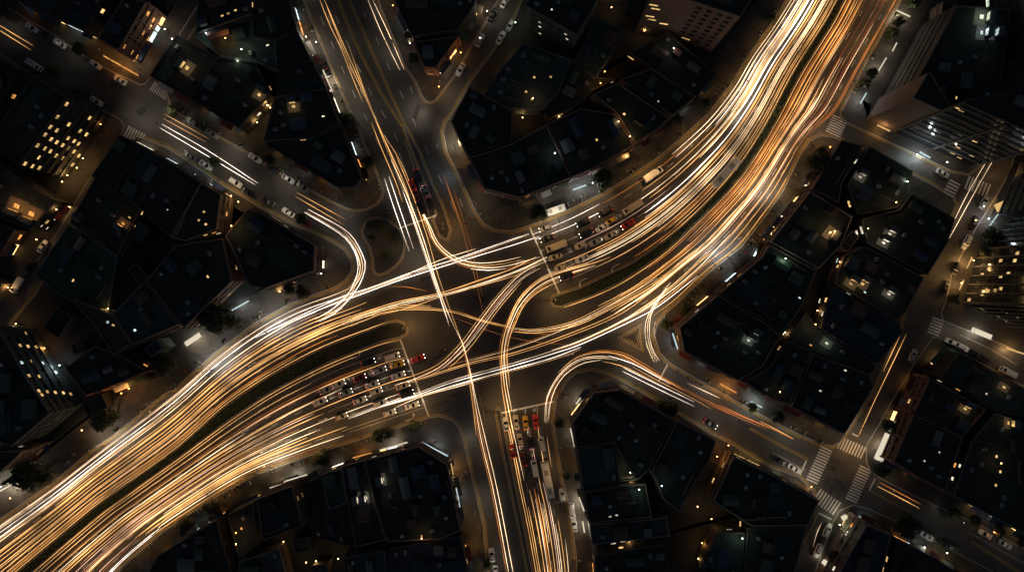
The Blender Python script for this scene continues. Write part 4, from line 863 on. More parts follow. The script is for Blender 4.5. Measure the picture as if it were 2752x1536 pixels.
EX = [
 ('AV','gold',.14,[(858,-5),(887,68),(916,128),(944,199),(976,276)]), ('AV','gold',.15,[(870,-5),(919,110),(959,199),(989,272)]),
 ('AV','cream',.13,[(987,-5),(1026,89),(1076,192)]), ('AV','cream',.13,[(999,-5),(1044,89),(1087,189)]),
 ('AV','gold',.13,[(998,328),(1026,399),(1065,491),(1083,545)]), ('AV','gold',.16,[(1010,324),(1058,427),(1094,512),(1112,583),(1151,697),(1183,790),(1208,877)]),
 ('AV','white',.2,[(1034,480),(1060,560),(1101,676)]), ('AV','white',.2,[(1046,474),(1075,560),(1112,669)]),
 ('AV','white',.2,[(1083,512),(1119,608),(1154,711),(1180,790),(1206,868)]), ('AV','cream',.2,[(1052,430),(1090,512),(1137,637),(1169,743),(1201,832),(1222,879)]),
 ('AV','gold',.1,[(1066,420),(1112,530),(1150,640),(1178,740),(1213,840),(1244,925),(1262,985),(1276,1050)]),
 ('AV','amber',.09,[(1204,505),(1251,647),(1276,743),(1293,815),(1300,850)]), ('AV','amber',.09,[(1219,505),(1268,669),(1286,754),(1300,800)]),
 ('AV','gold',.08,[(1030,360),(1074,430),(1118,530),(1158,640)]), ('AV','orange',.09,[(1192,470),(1225,560),(1252,640)]),
 ('AV','gold',.07,[(940,130),(990,270),(1040,390),(1090,520)]), ('AV','gold',.06,[(880,20),(935,160),(1000,300),(1048,420)]), ('AV','cream',.06,[(1100,560),(1140,680),(1180,800)]), ('SA','cream',.16,[(1222,879),(1244,922),(1258,975),(1272,1050),(1293,1177),(1329,1330),(1369,1545)]), ('SA','cream',.18,[(1262,985),(1277,1060),(1308,1191),(1340,1330),(1381,1545)]),
 ('SA','amber',.1,[(1285,1045),(1300,1110),(1309,1160)]), ('SA','gold',.08,[(1258,1000),(1270,1080),(1281,1170)]),
 ('UT','cream',.18,[(1110,520),(1147,594),(1165,644),(1194,679),(1240,708),(1311,719),(1376,711),(1450,690)]), ('UT','cream',.16,[(1120,540),(1155,605),(1179,654),(1222,690),(1276,706),(1340,703),(1400,690)]),
 ('UT','white',.14,[(1264,722),(1311,726),(1360,722)]),
 ('EW','white',.15,[(1422,628),(1365,647),(1222,697),(1115,729),(998,772),(916,800),(795,854),(688,907)]), ('EW','white',.2,[(1450,635),(1368,662),(1229,704),(1080,751),(973,790),(866,829),(741,882)]),
 ('EW','cream',.13,[(1280,668),(1180,700),(1060,752),(960,786)]), ('EW','gold',.24,[(1440,690),(1376,722),(1293,751),(1187,786),(1080,808),(1008,829),(902,865),(795,911),(688,964)]),
 ('EW','cream',.26,[(1470,690),(1376,733),(1222,783),(1090,811),(1000,838),(920,868)]), ('EW','gold',.14,[(1400,736),(1300,765),(1200,792),(1100,826),(1000,850)]),
 ('EW','gold',.22,[(1376,880),(1290,861),(1215,838),(1130,831),(1050,836),(950,860),(866,893),(760,946),(688,985)]), ('EW','gold',.12,[(1160,824),(1080,824),(1000,840),(900,880),(800,925)]),
 ('EW','orange',.1,[(1046,770),(1090,770),(1150,782)]), ('EW','amber',.1,[(1500,900),(1400,890),(1300,862),(1215,825)]), ('EW','amber',.08,[(1520,925),(1420,915),(1320,890),(1216,850)]),
 ('EW','cream',.12,[(1380,990),(1240,1028),(1133,1060),(1000,1100)]),
 ('SL','white',.2,[(820,571),(916,629),(952,672),(964,715),(959,743),(937,790),(902,825),(848,857)]), ('SL','white',.22,[(830,563),(934,622),(973,679),(983,715),(969,761),(937,807),(898,843),(859,863)]),
 ('SL','cream',.14,[(925,622),(960,665),(976,712),(966,752),(925,800),(880,845)]), ('SL','white',.12,[(928,634),(948,660),(962,690),(970,720)]), ('SL','cream',.1,[(940,786),(958,752),(970,730)]),
 ('NW','gold',.15,[(798,517),(930,590)]), ('NW','gold',.15,[(795,528),(927,605)]), ('NW','gold',.14,[(445,308),(563,374)]), ('NW','gold',.14,[(442,320),(556,383)]),
 ('NW','white',.15,[(438,335),(560,405),(695,493)]), ('NW','white',.15,[(433,345),(560,420),(688,497)]), ('NW','gold',.18,[(-5,66),(93,125)]), ('NW','gold',.18,[(-5,79),(86,136)]),
 ('LT','gold',.34,[(1640,690),(1597,706),(1483,740),(1429,772),(1392,815),(1373,854),(1358,890),(1348,939),(1354,1024),(1368,1100),(1382,1180)]),
 ('LT','cream',.2,[(1600,712),(1488,748),(1436,778),(1398,820),(1378,860),(1364,900),(1355,950),(1362,1030),(1376,1104)]), ('LT','gold',.16,[(1580,705),(1470,738),(1415,778),(1384,820),(1364,870),(1352,920),(1346,980),(1352,1060),(1372,1160),(1400,1290)]),
 ('LT','gold',.12,[(1500,756),(1446,784),(1408,820),(1386,866),(1370,905),(1362,960),(1370,1040)]),
 ('LC','cream',.14,[(1461,705),(1412,728),(1376,758),(1329,811),(1286,868),(1244,925),(1187,982),(1122,1014),(1060,1034)]), ('LC','pink',.12,[(1440,720),(1385,760),(1338,815),(1296,868),(1254,925),(1200,980),(1140,1016)]), ('LC','cream',.1,[(1452,720),(1400,752),(1340,820),(1300,872),(1250,935),(1190,990)]),
 ('WE','white',.2,[(937,1124),(1040,1085),(1133,1056),(1222,1024),(1376,982),(1483,950),(1565,922),(1697,861),(1768,822),(1875,740)]), ('WE','white',.2,[(1000,1095),(1133,1060),(1272,1020),(1376,991),(1480,962),(1560,932)]),
 ('WE','cream',.15,[(1060,1095),(1133,1064),(1222,1040),(1272,1026)]), ('WE','gold',.15,[(1080,1030),(1122,1018),(1272,971),(1376,948),(1518,900),(1661,838),(1780,750)]),
 ('WE','amber',.12,[(1120,1010),(1250,968),(1376,932),(1500,885),(1640,822),(1770,730)]), ('WE','gold',.2,[(1376,890),(1447,893),(1554,872),(1661,818),(1768,758),(1875,672),(1960,580)]), ('WE','gold',.12,[(1380,880),(1440,884),(1540,862),(1650,806),(1760,740)]),
 ('WE','cream',.24,[(1483,940),(1565,912),(1697,848),(1790,790),(1880,715),(1960,630)]), ('WE','gold',.14,[(1540,925),(1640,880),(1740,822),(1830,750),(1930,650)]),
 ('TR','cream',.16,[(1800,757),(1761,812),(1739,850),(1732,886),(1739,932),(1757,971)]), ('TR','cream',.18,[(1790,775),(1754,832),(1745,868),(1746,914),(1757,946),(1771,968)]), ('TR','white',.1,[(1760,862),(1756,890),(1760,910)]),
 ('SE','cream',.15,[(1463,1131),(1467,1077),(1483,1035),(1511,996),(1554,965),(1607,956),(1661,961)]), ('SE','cream',.14,[(1474,1128),(1480,1077),(1496,1035),(1524,1000),(1566,975),(1615,966)]),
 ('SE','gold',.13,[(1500,1000),(1545,962),(1607,946),(1670,952),(1714,975),(1768,1008),(1840,1050)]), ('SE','white',.16,[(1634,954),(1700,976),(1760,1008),(1800,1030)]), ('SE','gold',.12,[(1620,970),(1670,982),(1720,1005),(1770,1030)]),
 ('SE','white',.18,[(1675,987),(1760,1028),(1866,1079)]), ('SE','white',.18,[(1672,996),(1760,1040),(1864,1090)]), ('SE','orange',.13,[(1590,943),(1643,946),(1697,966),(1768,1005),(1850,1050),(1949,1099),(2064,1146),(2130,1178)]),
 ('SE','gold',.11,[(1700,985),(1768,1022),(1850,1064),(1910,1097)]), ('SE','red',.12,[(1760,1012),(1850,1055),(1910,1086),(1990,1122)]), ('SE','cream',.16,[(1846,1028),(1933,1068)]), ('SE','gold',.16,[(2040,1130),(2064,1141),(2130,1177)]), ('SE','orange',.1,[(1930,1085),(2000,1118),(2070,1150)]),
 ('RS','cream',.16,[(2686,395),(2620,510),(2548,640)]), ('RS','cream',.16,[(2668,400),(2604,508),(2559,596)]), ('RS','gold',.14,[(2420,891),(2370,998)]), ('RS','gold',.14,[(2433,897),(2374,1021),(2340,1092),(2306,1168)]),
 ('RS','gold',.14,[(2356,1304),(2410,1332),(2470,1364)]), ('RS','orange',.1,[(2362,1294),(2415,1322),(2473,1353)]), ('RS','cream',.12,[(2206,1401),(2194,1425),(2183,1466)]), ('RS','cream',.1,[(2202,1410),(2190,1438)]),
]
PLACE.update({'AV': 'on north avenue and into the junction', 'SA': 'crossing down into south avenue', 'UT': 'curving out of north avenue into the boulevard', 'EW': 'crossing the upper half of the junction', 'SL': 'in the slip bend beside the park island', 'NW': 'on the north-west street', 'LT': 'in the gold left turn into south avenue', 'LC': 'in the diagonal turn across the junction', 'WE': 'crossing the lower half of the junction', 'TR': 'in the bend beside the triangle island', 'SE': 'bending into the south-east street', 'RS': 'on the narrow streets at the right'})
for k, c, w, p in EX: add(k, c, w, p)
hair = 0
for k, c, w, p in EX:
    if k in ('EW', 'WE', 'LT', 'LC', 'UT', 'SL', 'SE', 'TR', 'SA') and len(p) > 4 and hair < 38:
        hair += 1; off = rt.choice((-1, 1)) * rt.uniform(4, 9); q = []
        for i in range(len(p)):
            t = (Vector(p[min(i + 1, len(p) - 1)]) - Vector(p[max(i - 1, 0)])).normalized(); q.append(Vector(p[i]) + Vector((-t.y, t.x)) * off * (.4 + i / len(p)))
        add(k, rt.choice(['gold', 'amber', 'orange', 'cream']), rt.uniform(.05, .085), q[rt.randint(0, 1):len(q) - rt.randint(0, 1)])
cnt = {}
ADJ = {'white': 'white', 'cream': 'cream', 'gold': 'gold', 'orange': 'deep orange', 'amber': 'dull amber', 'pink': 'pinkish', 'red': 'faint red'}
def width_word(w): return 'hair-thin' if w < .1 else 'thin' if w < .2 else 'broad' if w < .35 else 'very broad'
for i, (k, c, w, pts, sm) in enumerate(TRAILS):
    pp = catmull(g2(pts), 2.6); z = .62 + .012 * (i % 9)
    mb = MB(); n_ = len(pp); r_ = [(w * .19 + .02) * min(1, .25 + min(j, n_ - 1 - j) * .38) * (1 + .14 * math.sin(j * .13 + i)) for j in range(n_)]
    mb.tube([(p.x, p.y, z) for p in pp], r_, 5, flat=.7)
    o = mb.obj('light_trail', M['trail_' + c])
    key = (k, width_word(w), c); cnt[key] = cnt.get(key, 0) + 1
    tag(o, f"{width_word(w)} {ADJ[c]} light trail {PLACE[k]}, {ordw(cnt[key])} such", 'light trail', 'light trails of moving traffic')
# ------------------------------------------------------------------ vehicles
def car_proto(name, L, W, Ht, hood, cab, roof, belt=.92, paint='white', lit=False):
    """hood/cab/roof: x of windscreen foot, rear-glass foot; roof front, roof back. +X is forwards"""
    root = empty(name)
    mb = MB(); hw = W / 2
    st = [(-L/2, .80, .34, belt - .16), (-L/2 + .12, .93, .24, belt - .06), (-L/2 + .7, 1, .2, belt), (0, 1, .2, belt), (L/2 - .9, 1, .2, belt - .06), (L/2 - .25, .92, .24, belt - .18), (L/2, .74, .34, belt - .32)]
    rows = []
    for x, k, zb, zt in st:
        w = hw * k
        rows.append([mb.vert((x, y, z)) for y, z in ((-w * .96, zb), (-w, (zb + zt) / 2), (-w * .95, zt - .06), (-w * .8, zt), (w * .8, zt), (w * .95, zt - .06), (w, (zb + zt) / 2), (w * .96, zb))])
    for r0, r1 in zip(rows, rows[1:]):
        for k in range(8): mb.face((r0[k], r0[(k + 1) % 8], r1[(k + 1) % 8], r1[k]))
    mb.face(rows[0]); mb.face(rows[-1][::-1])
    xf, xr = hood; rf, rr = roof; bw, rw = hw * .86, hw * .70
    B = [(xr, -bw), (xf, -bw), (xf, bw), (xr, bw)]; T = [(rr, -rw), (rf, -rw), (rf, rw), (rr, rw)]
    b = [mb.vert((x, y, belt - .03)) for x, y in B]; t = [mb.vert((x, y, Ht - .05)) for x, y in T]
    t2 = [mb.vert((x * .96 + (rf + rr) / 2 * .04, y * .9, Ht)) for x, y in T]
    for i in range(4):
        j = (i + 1) % 4; mb.face((b[i], b[j], t[j], t[i])); mb.face((t[i], t[j], t2[j], t2[i]))
    mb.face(t2)
    body = mb.obj('body', M['paint_' + paint], root, smooth=False)
    def glass(nm, i, j, lo=.1, hi=.06, side=.07):
        q = [Vector((*B[i], belt)), Vector((*B[j], belt)), Vector((*T[j], Ht - .05)), Vector((*T[i], Ht - .05))]
        nrm = (q[1] - q[0]).cross(q[3] - q[0]).normalized()
        def pt(s, r, d): return (q[0].lerp(q[1], s)).lerp(q[3].lerp(q[2], s), r) + nrm * d
        g = MB(); f = [pt(side, lo, .02), pt(1 - side, lo, .02), pt(1 - side * .7, 1 - hi, .02), pt(side * .7, 1 - hi, .02)]
        k = [p - nrm * .03 for p in f]; a = [g.vert(p) for p in f]; c = [g.vert(p) for p in k]
        g.face(a)
        for m in range(4): g.face((a[m], a[(m + 1) % 4], c[(m + 1) % 4], c[m]))
        g.obj(nm, M['glass'], root)
    glass('windscreen', 1, 2); glass('rear_window', 3, 0); glass('side_window', 0, 1, .12, .1, .1); glass('side_window', 2, 3, .12, .1, .1)
    for x in (-L/2 + .82, L/2 - .85):
        for sy in (-1, 1):
            w_ = MB(); w_.tube([(0, -.1, 0), (0, .1, 0)], .32, 14); link('wheel', w_.mesh('wheel', M['tyre']), root, (x, sy * (hw - .08), .32))
    for sy in (-1, 1):
        h_ = MB(); h_.box((L/2 - .12, sy * hw * .62, belt - .30), (.2, .34, .16), bev=.03); h_.obj('headlight', M['headlight_on' if lit else 'headlight_off'], root)
        r_ = MB(); r_.box((-L/2 + .06, sy * hw * .66, belt - .2), (.14, .4, .16), bev=.03); r_.obj('tail_light', M['tail_on' if lit else 'tail_off'], root)
        m_ = MB(); m_.box((xf - .25, sy * (hw + .06), belt + .05), (.18, .2, .12), bev=.02); m_.obj('wing_mirror', M['paint_' + paint], root)
    for o in root.children:
        if o.name.split('.')[0] in ('body', 'wing_mirror', 'headlight', 'tail_light'): o.material_slots[0].link = 'OBJECT'
    return root
def truck_proto(name, L, W, Ht, cabl, paint='white', box='white', lit=False, bus=False):
    root = empty(name); hw = W / 2
    mb = MB()
    if bus:
        mb.box((0, 0, .35 + (Ht - .35) / 2), (L, W, Ht - .35), bev=.18)
        body = mb.obj('body', M['paint_' + paint], root)
        for x in (-L * .28, L * .22):
            h_ = MB(); h_.box((x, 0, Ht + .09), (1.8, 1.3, .2), bev=.08); h_.obj('roof_unit', M['metal'], root)
        g = MB(); g.box((L/2 - .02, 0, 1.9), (.1, W * .84, 1.3), bev=.03); g.obj('windscreen', M['glass'], root)
        for sy in (-1, 1):
            g = MB(); g.box((-.1, sy * hw, 1.95), (L * .86, .06, .9), bev=.01); g.obj('side_window', M['glass'], root)
        fx = L/2
    else:
        mb.box((L/2 - cabl/2, 0, 1.25), (cabl, W * .94, 1.7), bev=.15)
        mb.box((-cabl * .2, 0, .55), (L - cabl * .6, W * .5, .22))
        body = mb.obj('body', M['paint_' + paint], root)
        c = MB(); bl = L - cabl - .15; c.box((-L/2 + bl/2, 0, .75 + (Ht - .75)/2), (bl, W, Ht - .75), bev=.05); cb = c.obj('cargo_box', M['paint_' + box], root)
        cb.material_slots[0].link = 'OBJECT'
        g = MB(); g.box((L/2 - .0, 0, 1.6), (.08, W * .8, .65), bev=.02); g.obj('windscreen', M['glass'], root)
        rr = MB(); rr.box((L/2 - cabl * .55, 0, 2.1), (cabl * .45, W * .66, .05), bev=.01); rr.obj('roof_hatch', M['glass'], root)
        for sy in (-1, 1):
            g = MB(); g.box((L/2 - cabl * .5, sy * W * .47, 1.6), (cabl * .5, .05, .55), bev=.01); g.obj('side_window', M['glass'], root)
        fx = L/2
    for x in (-L/2 + 1.2, L/2 - 1.0):
        for sy in (-1, 1):
            w_ = MB(); w_.tube([(0, -.14, 0), (0, .14, 0)], .45, 14); link('wheel', w_.mesh('wheel', M['tyre']), root, (x, sy * (hw - .16), .45))
    for sy in (-1, 1):
        h_ = MB(); h_.box((fx, sy * hw * .7, .75), (.16, .34, .2), bev=.03); h_.obj('headlight', M['headlight_on' if lit else 'headlight_off'], root)
        r_ = MB(); r_.box((-L/2, sy * hw * .8, .8), (.1, .25, .25), bev=.03); r_.obj('tail_light', M['tail_on' if lit else 'tail_off'], root)
    for o in root.children:
        if o.name.split('.')[0] in ('body', 'headlight', 'tail_light'): o.material_slots[0].link = 'OBJECT'
    return root
PR = {
 'sedan': car_proto('car', 4.6, 1.82, 1.45, (.95, -1.65), None, (.05, -1.05)),
 'hatch': car_proto('car', 4.1, 1.76, 1.52, (.85, -1.85), None, (.05, -1.45)),
 'suv': car_proto('car', 4.7, 1.9, 1.75, (.95, -2.1), None, (.25, -1.85), belt=1.02),
 'van': car_proto('van', 4.9, 1.9, 2.0, (1.75, -2.3), None, (1.1, -2.2), belt=1.1),
 'lorry': truck_proto('box_lorry', 6.8, 2.2, 2.9, 1.7),
 'pickup': truck_proto('small_lorry', 5.4, 1.85, 1.9, 1.6),
 'bus': truck_proto('bus', 11.4, 2.5, 3.1, 0, bus=True),
}
# scooter
def scooter():
    root = empty('scooter')
    mb = MB(); mb.box((-.45, 0, .55), (.75, .28, .32), bev=.06); mb.box((.1, 0, .3), (.5, .26, .1), bev=.03); mb.box((.48, 0, .62), (.12, .34, .6), bev=.04)
    mb.obj('body', M['paint_black'], root).material_slots[0].link = 'OBJECT'
    mb = MB(); mb.box((-.4, 0, .77), (.7, .26, .1), bev=.04); mb.obj('seat', M['tyre'], root)
    mb = MB(); mb.tube([(.5, -.32, 1.0), (.42, 0, 1.04), (.5, .32, 1.0)], .025, 6); mb.obj('handlebar', M['steel'], root)
    for x in (-.6, .68):
        mb = MB(); mb.tube([(x, -.05, .22), (x, .05, .22)], .22, 12); mb.obj('wheel', M['tyre'], root)
    mb = MB(); mb.box((.56, 0, .92), (.1, .16, .12), bev=.03); mb.obj('headlight', M['headlight_off'], root)
    return root
PR['scooter'] = scooter()
NAMEOF = {'sedan': 'sedan', 'hatch': 'hatchback', 'suv': 'tall estate car', 'van': 'van', 'lorry': 'box lorry', 'pickup': 'small lorry', 'bus': 'bus', 'scooter': 'scooter'}
CATOF = {'sedan': 'car', 'hatch': 'car', 'suv': 'car', 'van': 'van', 'lorry': 'lorry', 'pickup': 'lorry', 'bus': 'bus', 'scooter': 'scooter'}
VC = {}
BEAM = bpy.data.lights.new('headlight_beam', 'SPOT'); BEAM.energy = 130; BEAM.spot_size = R(85); BEAM.spot_blend = .7; BEAM.color = (1, .85, .65); BEAM.shadow_soft_size = .3
def vehicle(kind, paint, x, y, ang, state, place, group, lit=False, tail_only=False, z=0.0, scale=1.0, beam=False):
    o = copy_tree(PR[kind]); p = P(x, y); o.location = (p.x, p.y, z); o.rotation_euler = (0, 0, ang)
    for ch in o.children:
        nm = ch.name.split('.')[0]
        if nm in ('body', 'wing_mirror', 'cargo_box') and ch.material_slots[0].link == 'OBJECT': ch.material_slots[0].material = M['paint_' + paint]
        elif nm == 'headlight' and ch.material_slots[0].link == 'OBJECT': ch.material_slots[0].material = M['headlight_on' if lit else 'headlight_off']
        elif nm == 'tail_light' and ch.material_slots[0].link == 'OBJECT': ch.material_slots[0].material = M['tail_on' if lit or tail_only else 'tail_off']
    if beam:
        L_ = {'bus': 5.8, 'lorry': 3.5, 'pickup': 2.8}.get(kind, 2.4)
        link('headlight_beam', BEAM, o, (L_, 0, .75)).rotation_euler = (0, R(-76), 0)
    key = (place, paint, kind); VC[key] = VC.get(key, 0) + 1
    tag(o, f"{paint} {NAMEOF[kind]} {state} {place}, {ordw(VC[key])} such", CATOF[kind], group)
    return o
def lane_ang(k, u, v, flip=False):
    t = LN[k].tangent(u, v); a = math.atan2(-t.y, t.x); return a + (math.pi if flip else 0)
def near(k, x, y):
    best = (1e9, 0, 0)
    for i in range(0, 41):
        for j in range(0, 21):
            q = LN[k].at(i / 80, j / 20); d = (q - Vector((x, y))).length
            if d < best[0]: best = (d, i / 80, j / 20)
    return best[1], best[2]
G1 = 'cars waiting at the west stop line'
for kind, paint, x, y in [('van','white',1055,957),('sedan','black',991,973),('sedan','yellow',1069,978),('sedan','silver',1021,994),('hatch','maroon',968,1014),('sedan','silver',878,1046),('sedan','white',862,1078),('hatch','white',1012,1050),('sedan','white',1071,1007),('sedan','white',911,1031),('sedan','white',1001,1031),('sedan','silver',930,1054),('sedan','white',968,1074),('sedan','cream',1083,1035),('suv','black',1094,1056),('suv','white',1023,1081),('sedan','white',1108,1088),('hatch','cream',919,1117),('hatch','white',1048,1107)]:
    u, v = near('WS', x, y); vehicle(kind, paint, x, y, lane_ang('WS', u, v, True), 'waiting', 'behind the stop line of the west arm', G1, lit=True, beam=True)
vehicle('sedan', 'red', 1124, 962, R(20), 'stopped', 'just past the stop line of the west arm', G1, lit=True)
G2 = 'vehicles waiting at the north-east stop line'
for kind, paint, x, y in [('sedan','black',1470,640),('lorry','cream',1494,662),('suv','black',1575,626),('suv','black',1566,597),('van','black',1625,569),('hatch','yellow',1640,594),('lorry','cream',1698,558),('sedan','white',1563,695),('hatch','cream',1506,719),('sedan','black',1522,743),('sedan','cream',1492,690),('hatch','grey',1465,613),('sedan','red',1686,603),('sedan','white',1617,612),('hatch','cream',1560,660),('sedan','silver',1600,650),('sedan','cream',1640,632)]:
    u, v = near('NN', x, y); vehicle(kind, paint, x, y, lane_ang('NN', u, v, True), 'waiting', 'behind the stop line of the north-east arm', G2, lit=paint in ('black', 'red', 'grey'), beam=True)
vehicle('bus', 'white', 1946, 466, R(48), 'moving', 'on the upper lanes of the boulevard bend', 'large vehicles on the boulevard')
vehicle('lorry', 'white', 1752, 470, R(34), 'standing', 'at the kerb below the bright green tree', 'large vehicles on the boulevard')
vehicle('bus', 'white', 1493, 566, R(19), 'parked', 'at the kerb beside the round dark tree', 'large vehicles on the boulevard', scale=.7).scale = (.55, .9, .8)
G3 = 'cars waiting at the north avenue stop line'
for kind, paint, x, y in [('sedan','maroon',1121,530),('sedan','black',1131,560),('sedan','black',1158,549),('sedan','black',1124,474),('hatch','red',1110,500),('sedan','grey',1146,516)]:
    vehicle(kind, paint, x, y, R(-68), 'waiting', 'behind the stop line of north avenue', G3, tail_only=True, beam=True)
G4 = 'vehicles waiting at the south avenue stop line'
for kind, paint, x, y in [('sedan','white',1360,1138),('sedan','cream',1387,1132),('sedan','yellow',1413,1134),('sedan','red',1440,1130),('hatch','black',1426,1188),('van','white',1456,1190),('sedan','red',1377,1209),('sedan','maroon',1406,1231),('pickup','white',1437,1254),('bus','white',1471,1284),('hatch','cream',1398,1180)]:
    vehicle(kind, paint, x, y, R(98 if y < 1160 else 101), 'waiting', 'behind the stop line of south avenue', G4, tail_only=kind in ('sedan', 'hatch'), lit=False, beam=True)
G5 = 'vehicles parked along the kerbs'
PK = [('north-west street', -33, [('sedan','white',90,77),('sedan','white',164,119),('pickup','white',98,178),('hatch','white',260,176),('sedan','white',326,217),('sedan','white',262,274),('hatch','black',217,247),('hatch','grey',520,329),('sedan','grey',573,361),('sedan','white',688,426),('sedan','grey',513,420),('sedan','white',556,445),('suv','white',636,491),('sedan','black',734,455),('sedan','silver',777,482),('sedan','grey',818,504),('sedan','white',777,571),('hatch','black',724,542),('hatch','maroon',823,599),('sedan','black',130,99),('hatch','black',545,345),('sedan','black',670,519)]),
 ('small street of the wedge', 62, [('sedan','silver',1290,110),('sedan','white',1238,189),('sedan','white',1346,103),('sedan','white',1357,7),('hatch','silver',1371,70),('sedan','black',1325,40)]),
 ('narrow street at the right', 62, [('sedan','silver',2641,544),('suv','white',2594,651),('sedan','black',2538,772),('sedan','black',2616,598),('hatch','black',2566,720)]),
 ('east street', -27, [('suv','white',2582,932),('hatch','white',2552,918),('hatch','black',2614,949),('sedan','black',2643,964),('pickup','white',2703,998)]),
 ('cross street under the tower', -29, [('sedan','silver',2530,466)]),
 ('south-east street', -30, [('sedan','white',2133,1257),('sedan','white',2644,1432),('sedan','silver',2698,1460),('sedan','white',2489,1438),('hatch','black',2534,1460),('hatch','grey',2556,1470),('sedan','black',1908,1137),('sedan','black',2090,1234)]),
 ('lower street by the zebra', 66, [('suv','white',2221,1421),('suv','white',2196,1476),('sedan','silver',2116,1503),('hatch','silver',2451,954)]),
 ('lane of the lit yards', 58, [('sedan','white',119,662),('pickup','white',53,765),('hatch','black',85,715)]),
 ('kerb of south avenue', 97, [('hatch','white',1510,1327),('van','white',1536,1369),('sedan','silver',1542,1407),('sedan','white',1322,1488),('sedan','white',1333,1534)])]
for place, a, rows in PK:
    for j, (kind, paint, x, y) in enumerate(rows):
        zz = 0.0
        for bp in BPOLY.values():
            if inside(P(x, y), bp): zz = .13
        vehicle(kind, paint, x, y, R(a + (180 if j % 3 == 1 else 0)), 'parked', 'along the ' + place, G5, lit=(x, y) == (1908, 1137), z=zz)
SC = [(2156 + 9 * i, 1157 + 5.2 * i, 60) for i in range(7)] + [(1160 + 9 * i, 975 - 9 * i - (i % 2) * 8, 35) for i in range(5)] + [(1176 + 8 * i, 958 - 8 * i, 35) for i in range(3)] + [(1600 + 10 * i, 612 - 6 * i, 205) for i in range(3)] + [(1508, 757, 205), (1520, 760, 205), (1530, 754, 205)] + [(472, 1042, 40), (480, 1036, 40), (2340, 1085, 60), (1266, 585, 20), (1850, 1015, -30), (1862, 1021, -30), (1872, 1027, -30), (1884, 1033, -30), (1504, 1052, 60), (1512, 1060, 60), (1520, 1066, 60), (1330, 600, 10), (1346, 604, 12)]
for i, (x, y, a) in enumerate(SC):
    zz = .13 if any(inside(P(x, y), bp) for bp in BPOLY.values()) else 0.0
    pl = 'by the striped zebra junction' if x > 2100 else 'past the west stop line' if 1150 < x < 1250 and y > 900 else 'at the north-east stop line' if 1500 < x < 1640 and y < 800 else 'on the pavement edge of ' + ('the corner below north avenue' if y < 700 else 'the south-east street' if x > 1800 else 'the west arm' if x < 600 else 'the south avenue corner')
    vehicle('scooter', ['black', 'white', 'grey', 'blue', 'red'][i % 5], x, y, R(a), 'standing', pl, 'scooters', z=zz)
rs = random.Random(5)
def along(guide, n, off, u0, u1):
    g = Guide(guide)
    for i in range(n):
        u = u0 + (u1 - u0) * (i + rs.uniform(-.2, .2)) / max(1, n - 1); u = min(max(u, .01), .99)
        p = g.at(u); t = (g.at(min(1, u + .02)) - g.at(max(0, u - .02))).normalized(); nn = Vector((-t.y, t.x)) * off
        yield p.x + nn.x, p.y + nn.y, math.atan2(-nn.y, nn.x)
SROW = [(W_K2, 'the lower west kerb', -16, [(.08, .14, 4), (.3, .36, 5), (.5, .58, 6)]), (N_K, 'the upper north-east kerb', -16, [(.12, .17, 5), (.3, .36, 5), (.6, .64, 4)]), (N_K2, 'the lower north-east kerb', 16, [(.14, .2, 6), (.3, .36, 5)]), (W_K, 'the upper west kerb', 16, [(.2, .26, 5), (.36, .41, 4)]), (A_L, 'the north avenue kerb', -14, [(.3, .36, 5), (.6, .66, 5)]), ([(449,395),(605,500),(795,607)], 'the north-west street kerb', 16, [(.2, .3, 5), (.7, .8, 5)])]
for gd, nm, off, rows in SROW:
    for u0, u1, n in rows:
        for x, y, a in along(gd, n, off, u0, u1): vehicle('scooter', rs.choice(['black', 'white', 'grey', 'blue', 'red']), x, y, a, 'parked', 'on the pavement of ' + nm, 'scooters', z=.13)
for k in list(PR): purge(PR[k])

# ------------------------------------------------------------------ street lamps
LC_ = {'warm': ((1, .56, .2), 'y'), 'amber': ((1, .42, .1), 'o'), 'white': ((1, .86, .66), 'w'), 'cool': ((.82, .94, 1), 'c'), 'green': ((.85, 1, .7), 'g')}
LD = {}
def lamp_light(col, power, rad=.18, spot=None):
    key = (col, power, spot)
    if key not in LD:
        d = bpy.data.lights.new('lamp_light', 'POINT' if spot is None else 'SPOT'); d.energy = power;
        if spot: d.spot_size = R(spot); d.spot_blend = .75
        d.color = LC_[col][0]; d.shadow_soft_size = rad; LD[key] = d
    return LD[key]
def lamp_proto(col, h, arm):
    root = empty('street_lamp')
    mb = MB(); mb.tube([(0, 0, 0), (0, 0, .5), (0, 0, h - .6)], [.12, .09, .06], 8); mb.obj('pole', M['steel'], root)
    mb = MB(); mb.tube([(0, 0, h - .62), (arm * .25, 0, h - .1), (arm, 0, h)], .045, 6); mb.obj('arm', M['steel'], root)
    mb = MB(); mb.box((arm + .3, 0, h + .05), (.8, .26, .12), bev=.03); mb.obj('lamp_head', M['steel'], root)
    mb = MB(); mb.box((arm + .3, 0, h - .04), (.6, .2, .06)); mb.obj('lens', M['bulb_' + LC_[col][1]], root)
    link('glow', lamp_light(col, 1000, spot=132), root, (arm + .3, 0, h - .35)).rotation_euler = (0, R(-20), 0)
    return root
LP = {(c, h, a): lamp_proto(c, h, a) for c, h, a in (('warm', 8, 1.6), ('white', 8, 1.6), ('cool', 8, 1.6), ('amber', 6, .8), ('warm', 11, 3.0), ('warm', 13, .3), ('warm', 5, .7), ('white', 5, .7))}
NL = {}
